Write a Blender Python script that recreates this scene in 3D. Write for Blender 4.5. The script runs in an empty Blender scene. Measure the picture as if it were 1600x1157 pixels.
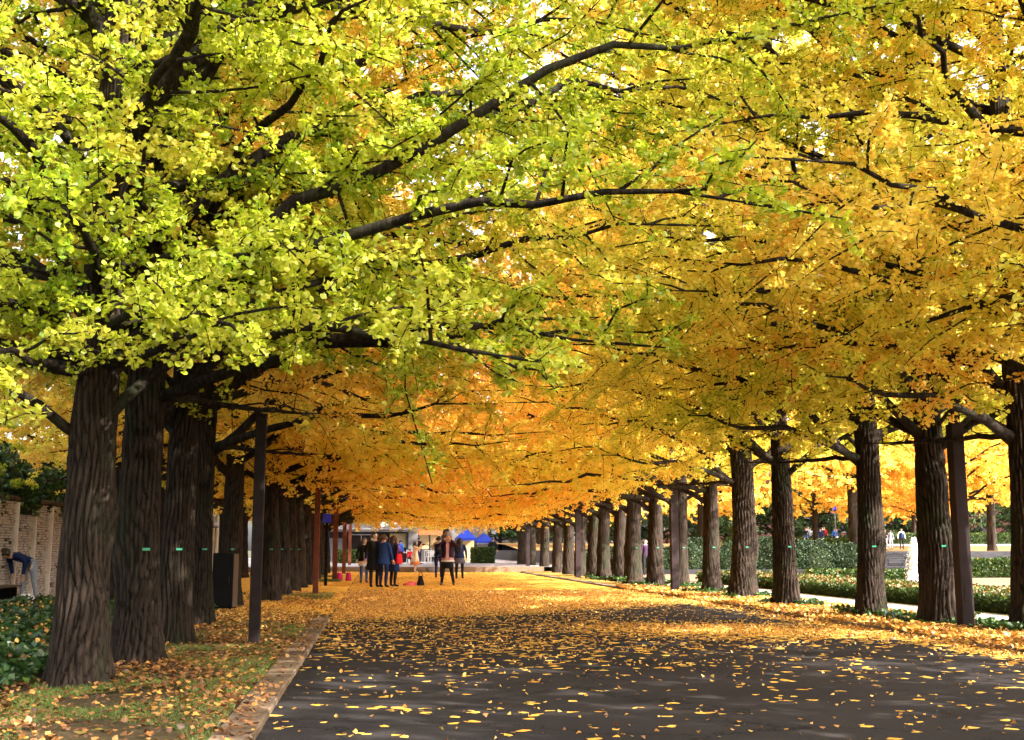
import bpy, math, random
import numpy as np
from mathutils import Vector

# ------------------------------------------------------------------ camera, light, exposure
scene = bpy.context.scene
COL = scene.collection
cam_data = bpy.data.cameras.new('camera')
cam = bpy.data.objects.new('camera', cam_data)
COL.objects.link(cam)
scene.camera = cam
cam.location = (0, 0, 1.2)
cam.rotation_euler = (math.radians(90 + 8.842), 0, math.radians(-6.731))
cam_data.sensor_width = 36
cam_data.lens = 40.5
cam_data.clip_start = 0.1
cam_data.clip_end = 2000
cam_data.dof.use_dof = True
cam_data.dof.focus_distance = 14
cam_data.dof.aperture_fstop = 6.3

SUN_AZ = math.degrees(math.atan2(0.80, -0.60))      # compass angle from +Y towards +X
SUN_EL = 34.0
world = bpy.data.worlds.new('World')
scene.world = world
world.use_nodes = True
wn = world.node_tree
bg = wn.nodes['Background']
sky = wn.nodes.new('ShaderNodeTexSky')
sky.sky_type = 'NISHITA'
sky.sun_disc = False
sky.sun_elevation = math.radians(SUN_EL)
sky.sun_rotation = math.radians(SUN_AZ)
sky.dust_density = 5.0
sky.air_density = 1.0
sky.ozone_density = 0.6
hsv = wn.nodes.new('ShaderNodeHueSaturation')          # thin bright overcast: the blue is veiled by white cloud
hsv.inputs['Saturation'].default_value = 0.30
hsv.inputs['Value'].default_value = 1.6
wn.links.new(sky.outputs[0], hsv.inputs['Color'])
wn.links.new(hsv.outputs[0], bg.inputs[0])
bg.inputs[1].default_value = 0.15
sun_data = bpy.data.lights.new('sun', 'SUN')
sun = bpy.data.objects.new('sun', sun_data)
COL.objects.link(sun)
sun_data.energy = 5.0
sun_data.angle = math.radians(0.6)
sun_data.color = (1.0, 0.93, 0.82)
_a, _e = math.radians(SUN_AZ), math.radians(SUN_EL)
sd = Vector((math.sin(_a) * math.cos(_e), math.cos(_a) * math.cos(_e), math.sin(_e)))
sun.rotation_euler = sd.to_track_quat('Z', 'Y').to_euler()
sun.location = (20, -20, 30)
scene.view_settings.view_transform = 'Standard'
scene.view_settings.look = 'None'
scene.view_settings.gamma = 1
scene.view_settings.use_curve_mapping = False
scene.view_settings.exposure = 2.0
scene.cycles.max_bounces = 10
scene.cycles.diffuse_bounces = 6
scene.cycles.transmission_bounces = 6
scene.cycles.glossy_bounces = 2
scene.cycles.use_denoising = True

rng = np.random.default_rng(7)
random.seed(7)
PI = math.pi

# ------------------------------------------------------------------ materials
def nodes_of(name):
    m = bpy.data.materials.new(name)
    m.use_nodes = True
    nt = m.node_tree
    return m, nt, nt.nodes['Principled BSDF']

def N(nt, kind, **kw):
    n = nt.nodes.new(kind)
    for k, v in kw.items():
        setattr(n, k, v)
    return n

def ramp(nt, stops, src=None):
    r = N(nt, 'ShaderNodeValToRGB')
    el = r.color_ramp.elements
    while len(el) < len(stops):
        el.new(0.5)
    for e, (p, c) in zip(el, stops):
        e.position = p
        e.color = (*c, 1) if len(c) == 3 else c
    if src is not None:
        nt.links.new(src, r.inputs[0])
    return r

def noise(nt, scale, detail=4, rough=0.6, vec=None, mapping=None, coord='Object'):
    t = N(nt, 'ShaderNodeTexNoise')
    t.inputs['Scale'].default_value = scale
    t.inputs['Detail'].default_value = detail
    t.inputs['Roughness'].default_value = rough
    if vec is None:
        tc = N(nt, 'ShaderNodeTexCoord')
        vec = tc.outputs[coord]
    if mapping:
        mp = N(nt, 'ShaderNodeMapping')
        mp.inputs['Scale'].default_value = mapping
        nt.links.new(vec, mp.inputs[0])
        vec = mp.outputs[0]
    nt.links.new(vec, t.inputs['Vector'])
    return t

def math_node(nt, op, a, b=None):
    m = N(nt, 'ShaderNodeMath', operation=op)
    for i, v in enumerate((a, b)):
        if v is None: continue
        if isinstance(v, (int, float)): m.inputs[i].default_value = v
        else: nt.links.new(v, m.inputs[i])
    return m.outputs[0]

def bump(nt, bs, h, strength=0.5, dist=0.02):
    b = N(nt, 'ShaderNodeBump')
    b.inputs['Strength'].default_value = strength
    b.inputs['Distance'].default_value = dist
    nt.links.new(h, b.inputs['Height'])
    nt.links.new(b.outputs[0], bs.inputs['Normal'])

def simple(name, c1, c2=None, scale=3.0, rough=0.7, bmp=0.0, metal=0.0, mapping=None, coord='Object', detail=5):
    m, nt, bs = nodes_of(name)
    c2 = c2 or tuple(x * 0.7 for x in c1)
    nz = noise(nt, scale, detail, mapping=mapping, coord=coord)
    r = ramp(nt, [(0.3, c2), (0.7, c1)], nz.outputs['Fac'])
    nt.links.new(r.outputs[0], bs.inputs['Base Color'])
    bs.inputs['Roughness'].default_value = rough
    bs.inputs['Metallic'].default_value = metal
    if rough > 0.7: bs.inputs['Specular IOR Level'].default_value = 0.15
    if bmp:
        bump(nt, bs, nz.outputs['Fac'], bmp, 0.01)
    return m

def leaf_material(name, stops, spread_v=0.25, spread_c=0.3, use_obj=True, transl=0.5, base=0.5, gloss=0.06, patch=0.3):
    """leaf blade: diffuse + translucent, the leaf's ripeness from its tree, its branch and itself"""
    m = bpy.data.materials.new(name)
    m.use_nodes = True
    nt = m.node_tree
    nt.nodes.clear()
    out = N(nt, 'ShaderNodeOutputMaterial')
    av = N(nt, 'ShaderNodeAttribute', attribute_name='leaf_tone')
    ac = N(nt, 'ShaderNodeAttribute', attribute_name='branch_tone')
    t = math_node(nt, 'MULTIPLY', math_node(nt, 'SUBTRACT', av.outputs['Fac'], 0.5), spread_v)
    t2 = math_node(nt, 'MULTIPLY', math_node(nt, 'SUBTRACT', ac.outputs['Fac'], 0.5), spread_c)
    s = math_node(nt, 'ADD', t, t2)
    if use_obj:
        oi = N(nt, 'ShaderNodeObjectInfo')
        sx = N(nt, 'ShaderNodeSeparateColor')
        nt.links.new(oi.outputs['Color'], sx.inputs[0])
        s = math_node(nt, 'ADD', s, sx.outputs[0])
    else:
        s = math_node(nt, 'ADD', s, base)
    ge = N(nt, 'ShaderNodeNewGeometry')
    nz = noise(nt, 0.42, 2, vec=ge.outputs['Position'])
    s = math_node(nt, 'ADD', s, math_node(nt, 'MULTIPLY', math_node(nt, 'SUBTRACT', nz.outputs['Fac'], 0.5), patch))
    r = ramp(nt, stops, s)
    d = N(nt, 'ShaderNodeBsdfDiffuse')
    tr = N(nt, 'ShaderNodeBsdfTranslucent')
    gl = N(nt, 'ShaderNodeBsdfGlossy')
    gl.inputs['Roughness'].default_value = 0.45
    gl.inputs['Color'].default_value = (1, 1, 1, 1)
    nt.links.new(r.outputs[0], d.inputs[0])
    nt.links.new(r.outputs[0], tr.inputs[0])
    mx = N(nt, 'ShaderNodeMixShader'); mx.inputs[0].default_value = transl
    nt.links.new(d.outputs[0], mx.inputs[1]); nt.links.new(tr.outputs[0], mx.inputs[2])
    mg = N(nt, 'ShaderNodeMixShader'); mg.inputs[0].default_value = gloss
    nt.links.new(mx.outputs[0], mg.inputs[1]); nt.links.new(gl.outputs[0], mg.inputs[2])
    nt.links.new(mg.outputs[0], out.inputs[0])
    return m

GINKGO = leaf_material('ginkgo_leaf', [(0.0, (0.20, 0.34, 0.02)), (0.22, (0.43, 0.49, 0.022)), (0.40, (0.74, 0.71, 0.09)),
                                       (0.62, (0.89, 0.69, 0.11)), (0.82, (0.91, 0.56, 0.10)), (1.0, (0.84, 0.38, 0.06))], 0.26, 0.24, gloss=0.03, transl=0.58, patch=0.4)
GREENLEAF = leaf_material('dark_green_leaf', [(0.0, (0.012, 0.04, 0.008)), (0.5, (0.03, 0.08, 0.015)), (1.0, (0.10, 0.16, 0.02))],
                          0.6, 0.4, False, 0.2, 0.45, 0.05)
HEDGELEAF = leaf_material('hedge_leaf', [(0.0, (0.015, 0.035, 0.006)), (0.5, (0.035, 0.07, 0.01)), (0.8, (0.09, 0.11, 0.015)), (1.0, (0.18, 0.10, 0.02))],
                          0.6, 0.4, False, 0.25, 0.45, 0.02)
SHRUBLEAF = leaf_material('shrub_leaf', [(0.0, (0.012, 0.026, 0.012)), (0.5, (0.026, 0.048, 0.02)), (0.85, (0.05, 0.075, 0.025)), (1.0, (0.09, 0.06, 0.03))],
                          0.6, 0.4, False, 0.25, 0.45, 0.02)
LITTER = leaf_material('fallen_leaf', [(0.0, (0.18, 0.07, 0.03)), (0.35, (0.48, 0.22, 0.05)), (0.65, (0.80, 0.43, 0.08)), (1.0, (0.88, 0.62, 0.18))],
                       0.9, 0.0, False, 0.15, 0.5, 0.05, 0.5)
BROWNLITTER = leaf_material('brown_fallen_leaf', [(0.0, (0.08, 0.035, 0.015)), (0.4, (0.2, 0.08, 0.03)), (0.75, (0.4, 0.18, 0.05)), (1.0, (0.7, 0.4, 0.08))],
                            0.9, 0.0, False, 0.15, 0.45, 0.05, 0.5)
GRASSLEAF = leaf_material('grass_blade', [(0.0, (0.06, 0.10, 0.02)), (0.5, (0.12, 0.18, 0.03)), (1.0, (0.3, 0.27, 0.08))],
                          0.7, 0.0, False, 0.25, 0.5, 0.03)

def bark_material(name, lo, hi, moss):
    m, nt, bs = nodes_of(name)
    tc = N(nt, 'ShaderNodeTexCoord'); oi = N(nt, 'ShaderNodeObjectInfo')
    vo = N(nt, 'ShaderNodeVectorMath', operation='ADD')
    sc_ = math_node(nt, 'MULTIPLY', oi.outputs['Random'], 40.0)
    cx_ = N(nt, 'ShaderNodeCombineXYZ'); nt.links.new(sc_, cx_.inputs[2]); nt.links.new(sc_, cx_.inputs[0])
    nt.links.new(tc.outputs['Object'], vo.inputs[0]); nt.links.new(cx_.outputs[0], vo.inputs[1])
    vv = vo.outputs[0]
    n1 = noise(nt, 1.0, 6, 0.7, vec=vv, mapping=(22, 22, 2.6))
    n2 = noise(nt, 1.0, 5, 0.65, vec=vv, mapping=(90, 90, 18))
    n3 = noise(nt, 1.3, 4, 0.65, vec=vv)
    at = N(nt, 'ShaderNodeAttribute', attribute_name='plate')
    h = math_node(nt, 'ADD', math_node(nt, 'MULTIPLY', n1.outputs['Fac'], 0.78), math_node(nt, 'MULTIPLY', n2.outputs['Fac'], 0.32))
    hh = math_node(nt, 'ADD', h, math_node(nt, 'MULTIPLY', at.outputs['Fac'], 0.30))
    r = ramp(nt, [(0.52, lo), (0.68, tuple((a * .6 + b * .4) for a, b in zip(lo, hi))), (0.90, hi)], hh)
    mr = ramp(nt, [(0.52, (0, 0, 0)), (0.66, (1, 1, 1))], n3.outputs['Fac'])
    mix = N(nt, 'ShaderNodeMix', data_type='RGBA')
    nt.links.new(math_node(nt, 'MULTIPLY', mr.outputs[0], 0.6), mix.inputs[0])
    nt.links.new(r.outputs[0], mix.inputs[6])
    mix.inputs[7].default_value = (*moss, 1)
    nt.links.new(mix.outputs[2], bs.inputs['Base Color'])
    bs.inputs['Roughness'].default_value = 0.92
    bs.inputs['Specular IOR Level'].default_value = 0.15
    bump(nt, bs, h, 1.0, 0.05)
    return m
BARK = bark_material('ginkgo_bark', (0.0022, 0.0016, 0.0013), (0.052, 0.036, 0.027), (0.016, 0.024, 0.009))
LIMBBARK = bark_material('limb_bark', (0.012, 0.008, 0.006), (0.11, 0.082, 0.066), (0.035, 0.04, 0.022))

ASPHALT = None
def cover_np(X, Y):
    """share of the paving hidden by fallen leaves at a place (0..1)"""
    def w(a, b, v): 
        t = np.clip((v - a) / (b - a), 0, 1); return t * t * (3 - 2 * t)
    n = (np.sin(X * 0.9 + 1.3 * np.sin(Y * 0.35)) + np.sin(Y * 0.8 + X * 0.5 + 2) + np.sin(X * 2.1 - Y * 0.6)) / 6 + .5
    n2 = (np.sin(X * 0.25 + Y * 0.9) + np.sin(Y * 1.7 - X * 0.35 + 1)) / 4 + .5
    edge = 23.0 - 2.6 * np.clip((3 - X) / 4, 0, 1) + 3.5 * np.clip((X - 3) / 4, 0, 1)
    c = 0.022 + 0.13 * w(10.5, 14.5, Y) * (1 - 0.88 * w(1.8, 6.0, X)) * (0.35 + 0.65 * n)
    far = w(edge - 2.5, edge + 2.0, Y)
    c = np.maximum(c, far * (0.62 + 0.34 * n))
    band = np.exp(-((Y - (16.3 + 0.32 * (7.4 - X))) / 1.5) ** 2) * w(2.0, 4.6, X)         # drift across the right half
    c = np.maximum(c, 0.9 * band * (0.7 + 0.3 * n))
    c = np.maximum(c, 0.62 * w(6.6, 7.3, X) * w(8.5, 12, Y))
    bare = np.exp(-((Y - 31.5 - 0.25 * X) / 1.3) ** 2) * w(-0.5, 1.5, X) * (1 - w(5, 9, X)) * (0.5 + 0.6 * n2)   # worn strips in the carpet
    bare2 = np.exp(-((Y - 22.3) / 2.0) ** 2) * w(4.4, 7.2, X)
    c = c * (1 - 0.75 * np.clip(bare, 0, 1)) * (1 - 0.7 * np.clip(bare2, 0, 1))
    return np.clip(c, 0, 1)

def litter_ground(name, g1, g2, gscale, leafA, leafB, bmp=0.3):
    """paving or soil with a flat mask of fallen leaves where the cover attribute says so"""
    m, nt, bs = nodes_of(name)
    tc = N(nt, 'ShaderNodeTexCoord')
    n1 = noise(nt, gscale, 3, 0.7, vec=tc.outputs['Object'])
    n0 = noise(nt, 0.5, 3, 0.6, vec=tc.outputs['Object'])
    gm = math_node(nt, 'ADD', math_node(nt, 'MULTIPLY', n1.outputs['Fac'], 0.6), math_node(nt, 'MULTIPLY', n0.outputs['Fac'], 0.4))
    gr = ramp(nt, [(0.35, g2), (0.65, g1)], gm)
    v = N(nt, 'ShaderNodeTexVoronoi'); v.inputs['Scale'].default_value = 13
    nt.links.new(tc.outputs['Object'], v.inputs['Vector'])
    sp = N(nt, 'ShaderNodeSeparateColor'); nt.links.new(v.outputs['Color'], sp.inputs[0])
    lr = ramp(nt, leafA, sp.outputs[0])
    lr2 = noise(nt, 0.7, 3, 0.6, vec=tc.outputs['Object'])
    hue = N(nt, 'ShaderNodeMix', data_type='RGBA')
    nt.links.new(ramp(nt, [(0.4, (0, 0, 0)), (0.65, (0.7, 0.7, 0.7))], lr2.outputs['Fac']).outputs[0], hue.inputs[0])
    nt.links.new(lr.outputs[0], hue.inputs[6]); hue.inputs[7].default_value = (*leafB, 1)
    at = N(nt, 'ShaderNodeAttribute', attribute_name='cover')
    nb = noise(nt, 2.2, 4, 0.7, vec=tc.outputs['Object'])
    thr = math_node(nt, 'ADD', at.outputs['Fac'], math_node(nt, 'MULTIPLY', math_node(nt, 'SUBTRACT', nb.outputs['Fac'], 0.5), 0.5))
    mk = math_node(nt, 'GREATER_THAN', thr, sp.outputs[1])
    mix = N(nt, 'ShaderNodeMix', data_type='RGBA')
    nt.links.new(mk, mix.inputs[0]); nt.links.new(gr.outputs[0], mix.inputs[6]); nt.links.new(hue.outputs[2], mix.inputs[7])
    nt.links.new(mix.outputs[2], bs.inputs['Base Color'])
    bs.inputs['Roughness'].default_value = 1.0
    bs.inputs['Specular IOR Level'].default_value = 0.04
    hb = math_node(nt, 'ADD', math_node(nt, 'MULTIPLY', n1.outputs['Fac'], 0.5), math_node(nt, 'MULTIPLY', mk, sp.outputs[2]))
    bump(nt, bs, hb, bmp, 0.02)
    return m
def add_cracks(m):
    nt = m.node_tree; bs = nt.nodes['Principled BSDF']
    tc = N(nt, 'ShaderNodeTexCoord'); nz = noise(nt, 1.1, 5, .7, vec=tc.outputs['Object'])
    ad = N(nt, 'ShaderNodeVectorMath', operation='ADD'); sc = N(nt, 'ShaderNodeVectorMath', operation='SCALE'); sc.inputs['Scale'].default_value = 1.1
    nt.links.new(nz.outputs['Color'], sc.inputs[0]); nt.links.new(tc.outputs['Object'], ad.inputs[0]); nt.links.new(sc.outputs[0], ad.inputs[1])
    v = N(nt, 'ShaderNodeTexVoronoi', feature='DISTANCE_TO_EDGE'); v.inputs['Scale'].default_value = 0.33
    nt.links.new(ad.outputs[0], v.inputs['Vector'])
    r = ramp(nt, [(0.0, (0.35, 0.35, 0.35)), (0.006, (1, 1, 1))], v.outputs['Distance'])
    mx = N(nt, 'ShaderNodeMix', data_type='RGBA', blend_type='MULTIPLY'); mx.inputs[0].default_value = 1
    mixn = bs.inputs['Base Color'].links[0].from_node; src = mixn.inputs[6].links[0].from_socket
    nt.links.new(src, mx.inputs[6]); nt.links.new(r.outputs[0], mx.inputs[7]); nt.links.new(mx.outputs[2], mixn.inputs[6])
GOLD = [(0.0, (0.68, 0.33, 0.05)), (0.4, (0.86, 0.48, 0.08)), (1.0, (0.90, 0.62, 0.14))]
M = {}
M['road'] = litter_ground('asphalt_with_leaves', (0.046, 0.040, 0.040), (0.020, 0.0175, 0.018), 75, GOLD, (0.84, 0.42, 0.06))
add_cracks(M['road'])
M['verge'] = litter_ground('verge_soil', (0.10, 0.075, 0.04), (0.035, 0.027, 0.016), 26,
                           [(0, (0.22, 0.09, 0.03)), (0.5, (0.45, 0.24, 0.06)), (1, (0.75, 0.48, 0.09))], (0.16, 0.18, 0.05))
M['verge_far'] = litter_ground('far_verge_soil', (0.10, 0.07, 0.04), (0.05, 0.04, 0.025), 18, GOLD, (0.88, 0.46, 0.07))
M['left_path'] = litter_ground('left_path_paving', (0.12, 0.10, 0.10), (0.08, 0.07, 0.07), 40,
                               [(0, (0.3, 0.1, 0.03)), (0.5, (0.5, 0.22, 0.06)), (1, (0.65, 0.36, 0.1))], (0.45, 0.2, 0.07))
M['earth'] = simple('earth', (0.07, 0.055, 0.03), (0.035, 0.035, 0.018), 0.6, 0.95)
M['lawn'] = simple('dry_lawn_with_leaves', (0.22, 0.15, 0.095), (0.16, 0.10, 0.055), 5, 0.95, 0.2)
M['terrace'] = simple('terrace_ground', (0.26, 0.15, 0.05), (0.14, 0.09, 0.035), 2.2, 0.95, 0.2)
M['white_path'] = simple('pale_paving', (0.42, 0.39, 0.37), (0.30, 0.28, 0.27), 4, 0.8, 0.1)
M['kerb'] = simple('kerb_stone', (0.20, 0.14, 0.095), (0.11, 0.075, 0.05), 12, 0.9, 0.4)
M['kerb_r'] = simple('right_kerb_stone', (0.24, 0.20, 0.17), (0.13, 0.11, 0.09), 12, 0.9, 0.4)
M['plaza'] = simple('plaza_paving', (0.24, 0.23, 0.25), (0.18, 0.17, 0.19), 3, 0.85, 0.1)
M['stone'] = simple('wall_stone', (0.72, 0.66, 0.62), (0.26, 0.22, 0.20), 7, 0.9, 0.4, mapping=(1, 3, 6))
M['mortar'] = simple('wall_mortar', (0.10, 0.075, 0.065), None, 8, 0.95)
M['fin'] = simple('pale_buttress', (0.82, 0.77, 0.72), (0.68, 0.62, 0.57), 5, 0.85, 0.2)
M['darkpost'] = simple('dark_brown_steel', (0.024, 0.015, 0.014), (0.014, 0.010, 0.010), 6, 0.85, 0.1)
M['rustpost'] = simple('rusty_steel', (0.17, 0.045, 0.02), (0.08, 0.025, 0.014), 6, 0.8, 0.2)
M['plumpost'] = simple('plum_brown_steel', (0.032, 0.020, 0.021), (0.02, 0.014, 0.015), 4, 0.85, 0.1)
M['black'] = simple('black_paint', (0.007, 0.006, 0.006), None, 5, 0.9)
M['blue_sign'] = simple('blue_sign_enamel', (0.03, 0.05, 0.85), (0.025, 0.04, 0.75), 3, 0.4)
M['concrete'] = simple('concrete', (0.13, 0.12, 0.12), (0.09, 0.085, 0.085), 3, 0.85, 0.2)
M['palecon'] = simple('pale_concrete', (0.17, 0.165, 0.175), (0.13, 0.125, 0.135), 3, 0.85, 0.1)
M['roof'] = simple('pale_green_roof', (0.30, 0.38, 0.36), (0.2, 0.27, 0.25), 3, 0.5)
M['darkwall'] = simple('dark_brown_wall', (0.035, 0.022, 0.02), (0.02, 0.015, 0.015), 3, 0.7)
M['glass'] = simple('dark_glass', (0.03, 0.025, 0.03), None, 3, 0.15)
M['white'] = simple('white_paint', (0.8, 0.8, 0.8), (0.7, 0.7, 0.72), 3, 0.5)
M['poster'] = simple('cream_poster', (0.80, 0.66, 0.36), (0.75, 0.50, 0.28), 4, 0.6)
M['yellow'] = simple('yellow_frame', (0.8, 0.7, 0.2), None, 4, 0.6)
M['banner'] = simple('orange_banner', (0.42, 0.09, 0.012), (0.30, 0.04, 0.01), 9, 0.6)
M['darkgreen'] = simple('dark_green_awning', (0.01, 0.06, 0.045), None, 4, 0.6)
M['tent'] = simple('blue_tent_cloth', (0.004, 0.013, 0.13), (0.003, 0.010, 0.10), 3, 0.95)
M['cream_wall'] = simple('cream_stall_wall', (0.5, 0.38, 0.18), (0.45, 0.28, 0.12), 2, 0.7)
M['brick'] = simple('red_brick', (0.055, 0.018, 0.015), (0.035, 0.014, 0.012), 9, 0.9, 0.2)
M['slate'] = simple('slate_course', (0.032, 0.030, 0.033), (0.008, 0.008, 0.010), 3, 0.8, 0.3, mapping=(0.6, 0.6, 6))
M['wood'] = simple('bench_wood', (0.10, 0.06, 0.04), (0.05, 0.03, 0.02), 8, 0.7, 0.2, mapping=(1, 12, 12))
M['tag'] = simple('green_tag', (0.02, 0.33, 0.17), None, 3, 0.4)
M['hedge_core'] = simple('hedge_twigs', (0.03, 0.045, 0.015), (0.015, 0.02, 0.01), 8, 0.95)
M['water'] = simple('white_water', (0.9, 0.92, 0.95), (0.75, 0.8, 0.86), 10, 0.25)
M['pool'] = simple('basin_stone', (0.5, 0.48, 0.46), (0.35, 0.34, 0.33), 4, 0.7)

# ------------------------------------------------------------------ mesh helpers
def mesh_np(name, V, F, mat=None, smooth=False, attrs=None, mats=None):
    """V (n,3), F (m,k) -> mesh; attrs = {name: values per face}"""
    me = bpy.data.meshes.new(name)
    V = np.ascontiguousarray(V, dtype=np.float32); F = np.ascontiguousarray(F, dtype=np.int32)
    m, k = F.shape
    me.vertices.add(len(V)); me.vertices.foreach_set('co', V.ravel())
    me.loops.add(m * k); me.loops.foreach_set('vertex_index', F.ravel())
    me.polygons.add(m)
    me.polygons.foreach_set('loop_start', np.arange(0, m * k, k, dtype=np.int32))
    me.polygons.foreach_set('loop_total', np.full(m, k, dtype=np.int32))
    me.polygons.foreach_set('use_smooth', np.full(m, smooth, dtype=bool))
    if mats is not None: me.polygons.foreach_set('material_index', mats.astype(np.int32))
    me.update(calc_edges=True)
    for an, (dom, vals) in (attrs or {}).items():
        a = me.attributes.new(an, 'FLOAT', dom)
        a.data.foreach_set('value', np.asarray(vals, dtype=np.float32))
    if mat is not None:
        for mm in (mat if isinstance(mat, (list, tuple)) else [mat]): me.materials.append(mm)
    return me

def link(name, data, parent=None, label=None, cat=None, group=None, kind=None, loc=None, rotz=None):
    o = bpy.data.objects.new(name, data)
    COL.objects.link(o)
    if parent is not None: o.parent = parent
    if loc is not None: o.location = loc
    if rotz is not None: o.rotation_euler = (0, 0, rotz)
    if label: o['label'] = label
    if cat: o['category'] = cat
    if group: o['group'] = group
    if kind: o['kind'] = kind
    return o

def thing(name, label, cat, loc=(0, 0, 0), rotz=0, group=None):
    return link(name, None, None, label, cat, group, None, loc, rotz)

class MB:
    """collects shapes into one mesh"""
    def __init__(s): s.v = []; s.f = []
    def add(s, V, F):
        b = len(s.v); s.v += [tuple(p) for p in V]; s.f += [tuple(i + b for i in q) for q in F]; return s
    def box(s, x0, x1, y0, y1, z0, z1, bev=0.0):
        if bev <= 0:
            V = [(x0, y0, z0), (x1, y0, z0), (x1, y1, z0), (x0, y1, z0), (x0, y0, z1), (x1, y0, z1), (x1, y1, z1), (x0, y1, z1)]
            return s.add(V, [(0, 3, 2, 1), (4, 5, 6, 7), (0, 1, 5, 4), (1, 2, 6, 5), (2, 3, 7, 6), (3, 0, 4, 7)])
        b = min(bev, (x1 - x0) / 2.2, (y1 - y0) / 2.2, (z1 - z0) / 2.2)
        rings = []
        for z, i in ((z0, b), (z0 + b, 0), (z1 - b, 0), (z1, b)):
            rings.append([(x0 + i, y0 + b + i * 0, z), (x0 + b + 0 * i, y0 + i, z), (x1 - b, y0 + i, z), (x1 - i, y0 + b, z),
                          (x1 - i, y1 - b, z), (x1 - b, y1 - i, z), (x0 + b, y1 - i, z), (x0 + i, y1 - b, z)])
        V = [p for r in rings for p in r]
        F = []
        for r in range(3):
            for i in range(8):
                j = (i + 1) % 8
                F.append((r * 8 + i, r * 8 + j, (r + 1) * 8 + j, (r + 1) * 8 + i))
        F.append(tuple(range(7, -1, -1))); F.append(tuple(range(24, 32)))
        return s.add(V, F)
    def loft(s, rings, cap=True):
        n = len(rings[0]); V = [p for r in rings for p in r]; F = []
        for r in range(len(rings) - 1):
            for i in range(n):
                j = (i + 1) % n
                F.append((r * n + i, r * n + j, (r + 1) * n + j, (r + 1) * n + i))
        if cap:
            F.append(tuple(range(n - 1, -1, -1))); F.append(tuple(range((len(rings) - 1) * n, len(rings) * n)))
        return s.add(V, F)
    def tube(s, pts, rad, n=8):
        rings = []
        for i, p in enumerate(pts):
            p = Vector(p); a = Vector(pts[max(0, i - 1)]); b = Vector(pts[min(len(pts) - 1, i + 1)])
            t = (b - a).normalized(); ref = Vector((0, 0, 1)) if abs(t.z) < 0.9 else Vector((1, 0, 0))
            u = t.cross(ref).normalized(); w = t.cross(u)
            r = rad[i] if isinstance(rad, (list, tuple)) else rad
            rings.append([p + u * math.cos(2 * PI * k / n) * r + w * math.sin(2 * PI * k / n) * r for k in range(n)])
        return s.loft(rings)
    def mesh(s, name, mat, smooth=False):
        me = bpy.data.meshes.new(name); me.from_pydata([tuple(p) for p in s.v], [], s.f)
        if smooth: me.polygons.foreach_set('use_smooth', [True] * len(me.polygons))
        for mm in (mat if isinstance(mat, (list, tuple)) else [mat]): me.materials.append(mm)
        me.update(); return me
    def build(s, name, mat, parent=None, smooth=False, **kw):
        return link(name, s.mesh(name, mat, smooth), parent, **kw)

def ell(cx, cy, z, rx, ry, n=16, fold=0.0, k=6, ph=0.0):
    return [(cx + math.cos(2 * PI * i / n) * rx * (1 + fold * math.sin(k * 2 * PI * i / n + ph)),
             cy + math.sin(2 * PI * i / n) * ry * (1 + fold * math.sin(k * 2 * PI * i / n + ph)), z) for i in range(n)]

def tubes_np(P, R, sides):
    """P (n,k,3), R (n,k) -> V, F of n tubes"""
    n, k, _ = P.shape
    T = np.empty_like(P)
    T[:, 1:-1] = P[:, 2:] - P[:, :-2]; T[:, 0] = P[:, 1] - P[:, 0]; T[:, -1] = P[:, -1] - P[:, -2]
    T /= np.linalg.norm(T, axis=2, keepdims=True) + 1e-9
    ref = np.zeros_like(T); ref[..., 2] = 1
    ref[np.abs(T[..., 2]) > 0.93] = (1, 0, 0)
    U = np.cross(T, ref); U /= np.linalg.norm(U, axis=2, keepdims=True) + 1e-9
    W = np.cross(T, U)
    a = np.arange(sides) * 2 * PI / sides
    V = P[:, :, None, :] + R[:, :, None, None] * (U[:, :, None, :] * np.cos(a)[None, None, :, None] + W[:, :, None, :] * np.sin(a)[None, None, :, None])
    idx = np.arange(n * k * sides).reshape(n, k, sides)
    nx = np.roll(idx, -1, axis=2)
    F = np.stack([idx[:, :-1], nx[:, :-1], nx[:, 1:], idx[:, 1:]], axis=-1).reshape(-1, 4)
    return V.reshape(-1, 3), F

LEAF_HI = np.array([(0, 0, 0), (-.52, .42, .10), (-.42, .80, .13), (-.06, .92, .03), (0, .72, 0), (.06, .92, .03), (.42, .80, .13), (.52, .42, .10)])[:, :]
LEAF_HI = np.array([(0, 0, 0), (.54, .52, .10), (.30, .88, .08), (0, .76, 0), (-.30, .88, .08), (-.54, .52, .10)])
LEAF_MID = np.array([(0, 0, 0), (.52, .55, .10), (.2, .9, .02), (-.2, .9, .02), (-.52, .55, .10)])
LEAF_LO = np.array([(0, 0, 0), (.5, .6, .08), (0, .92, 0), (-.5, .6, .08)])

def leaves_np(C, size, shape, g, up=0.75, droop=0.2, curl=1.0):
    """leaf blades at points C; returns V, F"""
    n = len(C)
    nrm = g.normal(size=(n, 3)) * 0.62; nrm[:, 2] += up
    nrm /= np.linalg.norm(nrm, axis=1, keepdims=True)
    d = g.normal(size=(n, 3)); d[:, 2] -= droop
    d -= (d * nrm).sum(1, keepdims=True) * nrm
    d /= np.linalg.norm(d, axis=1, keepdims=True) + 1e-9
    s = np.cross(d, nrm)
    sz = np.asarray(size).reshape(-1, 1, 1) if np.ndim(size) else size
    L = shape[None] * (1, 1, curl)
    V = C[:, None, :] + sz * (s[:, None, :] * L[:, :, 0:1] + d[:, None, :] * L[:, :, 1:2] + nrm[:, None, :] * L[:, :, 2:3])
    k = len(shape)
    return V.reshape(-1, 3), np.arange(n * k).reshape(n, k)

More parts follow.
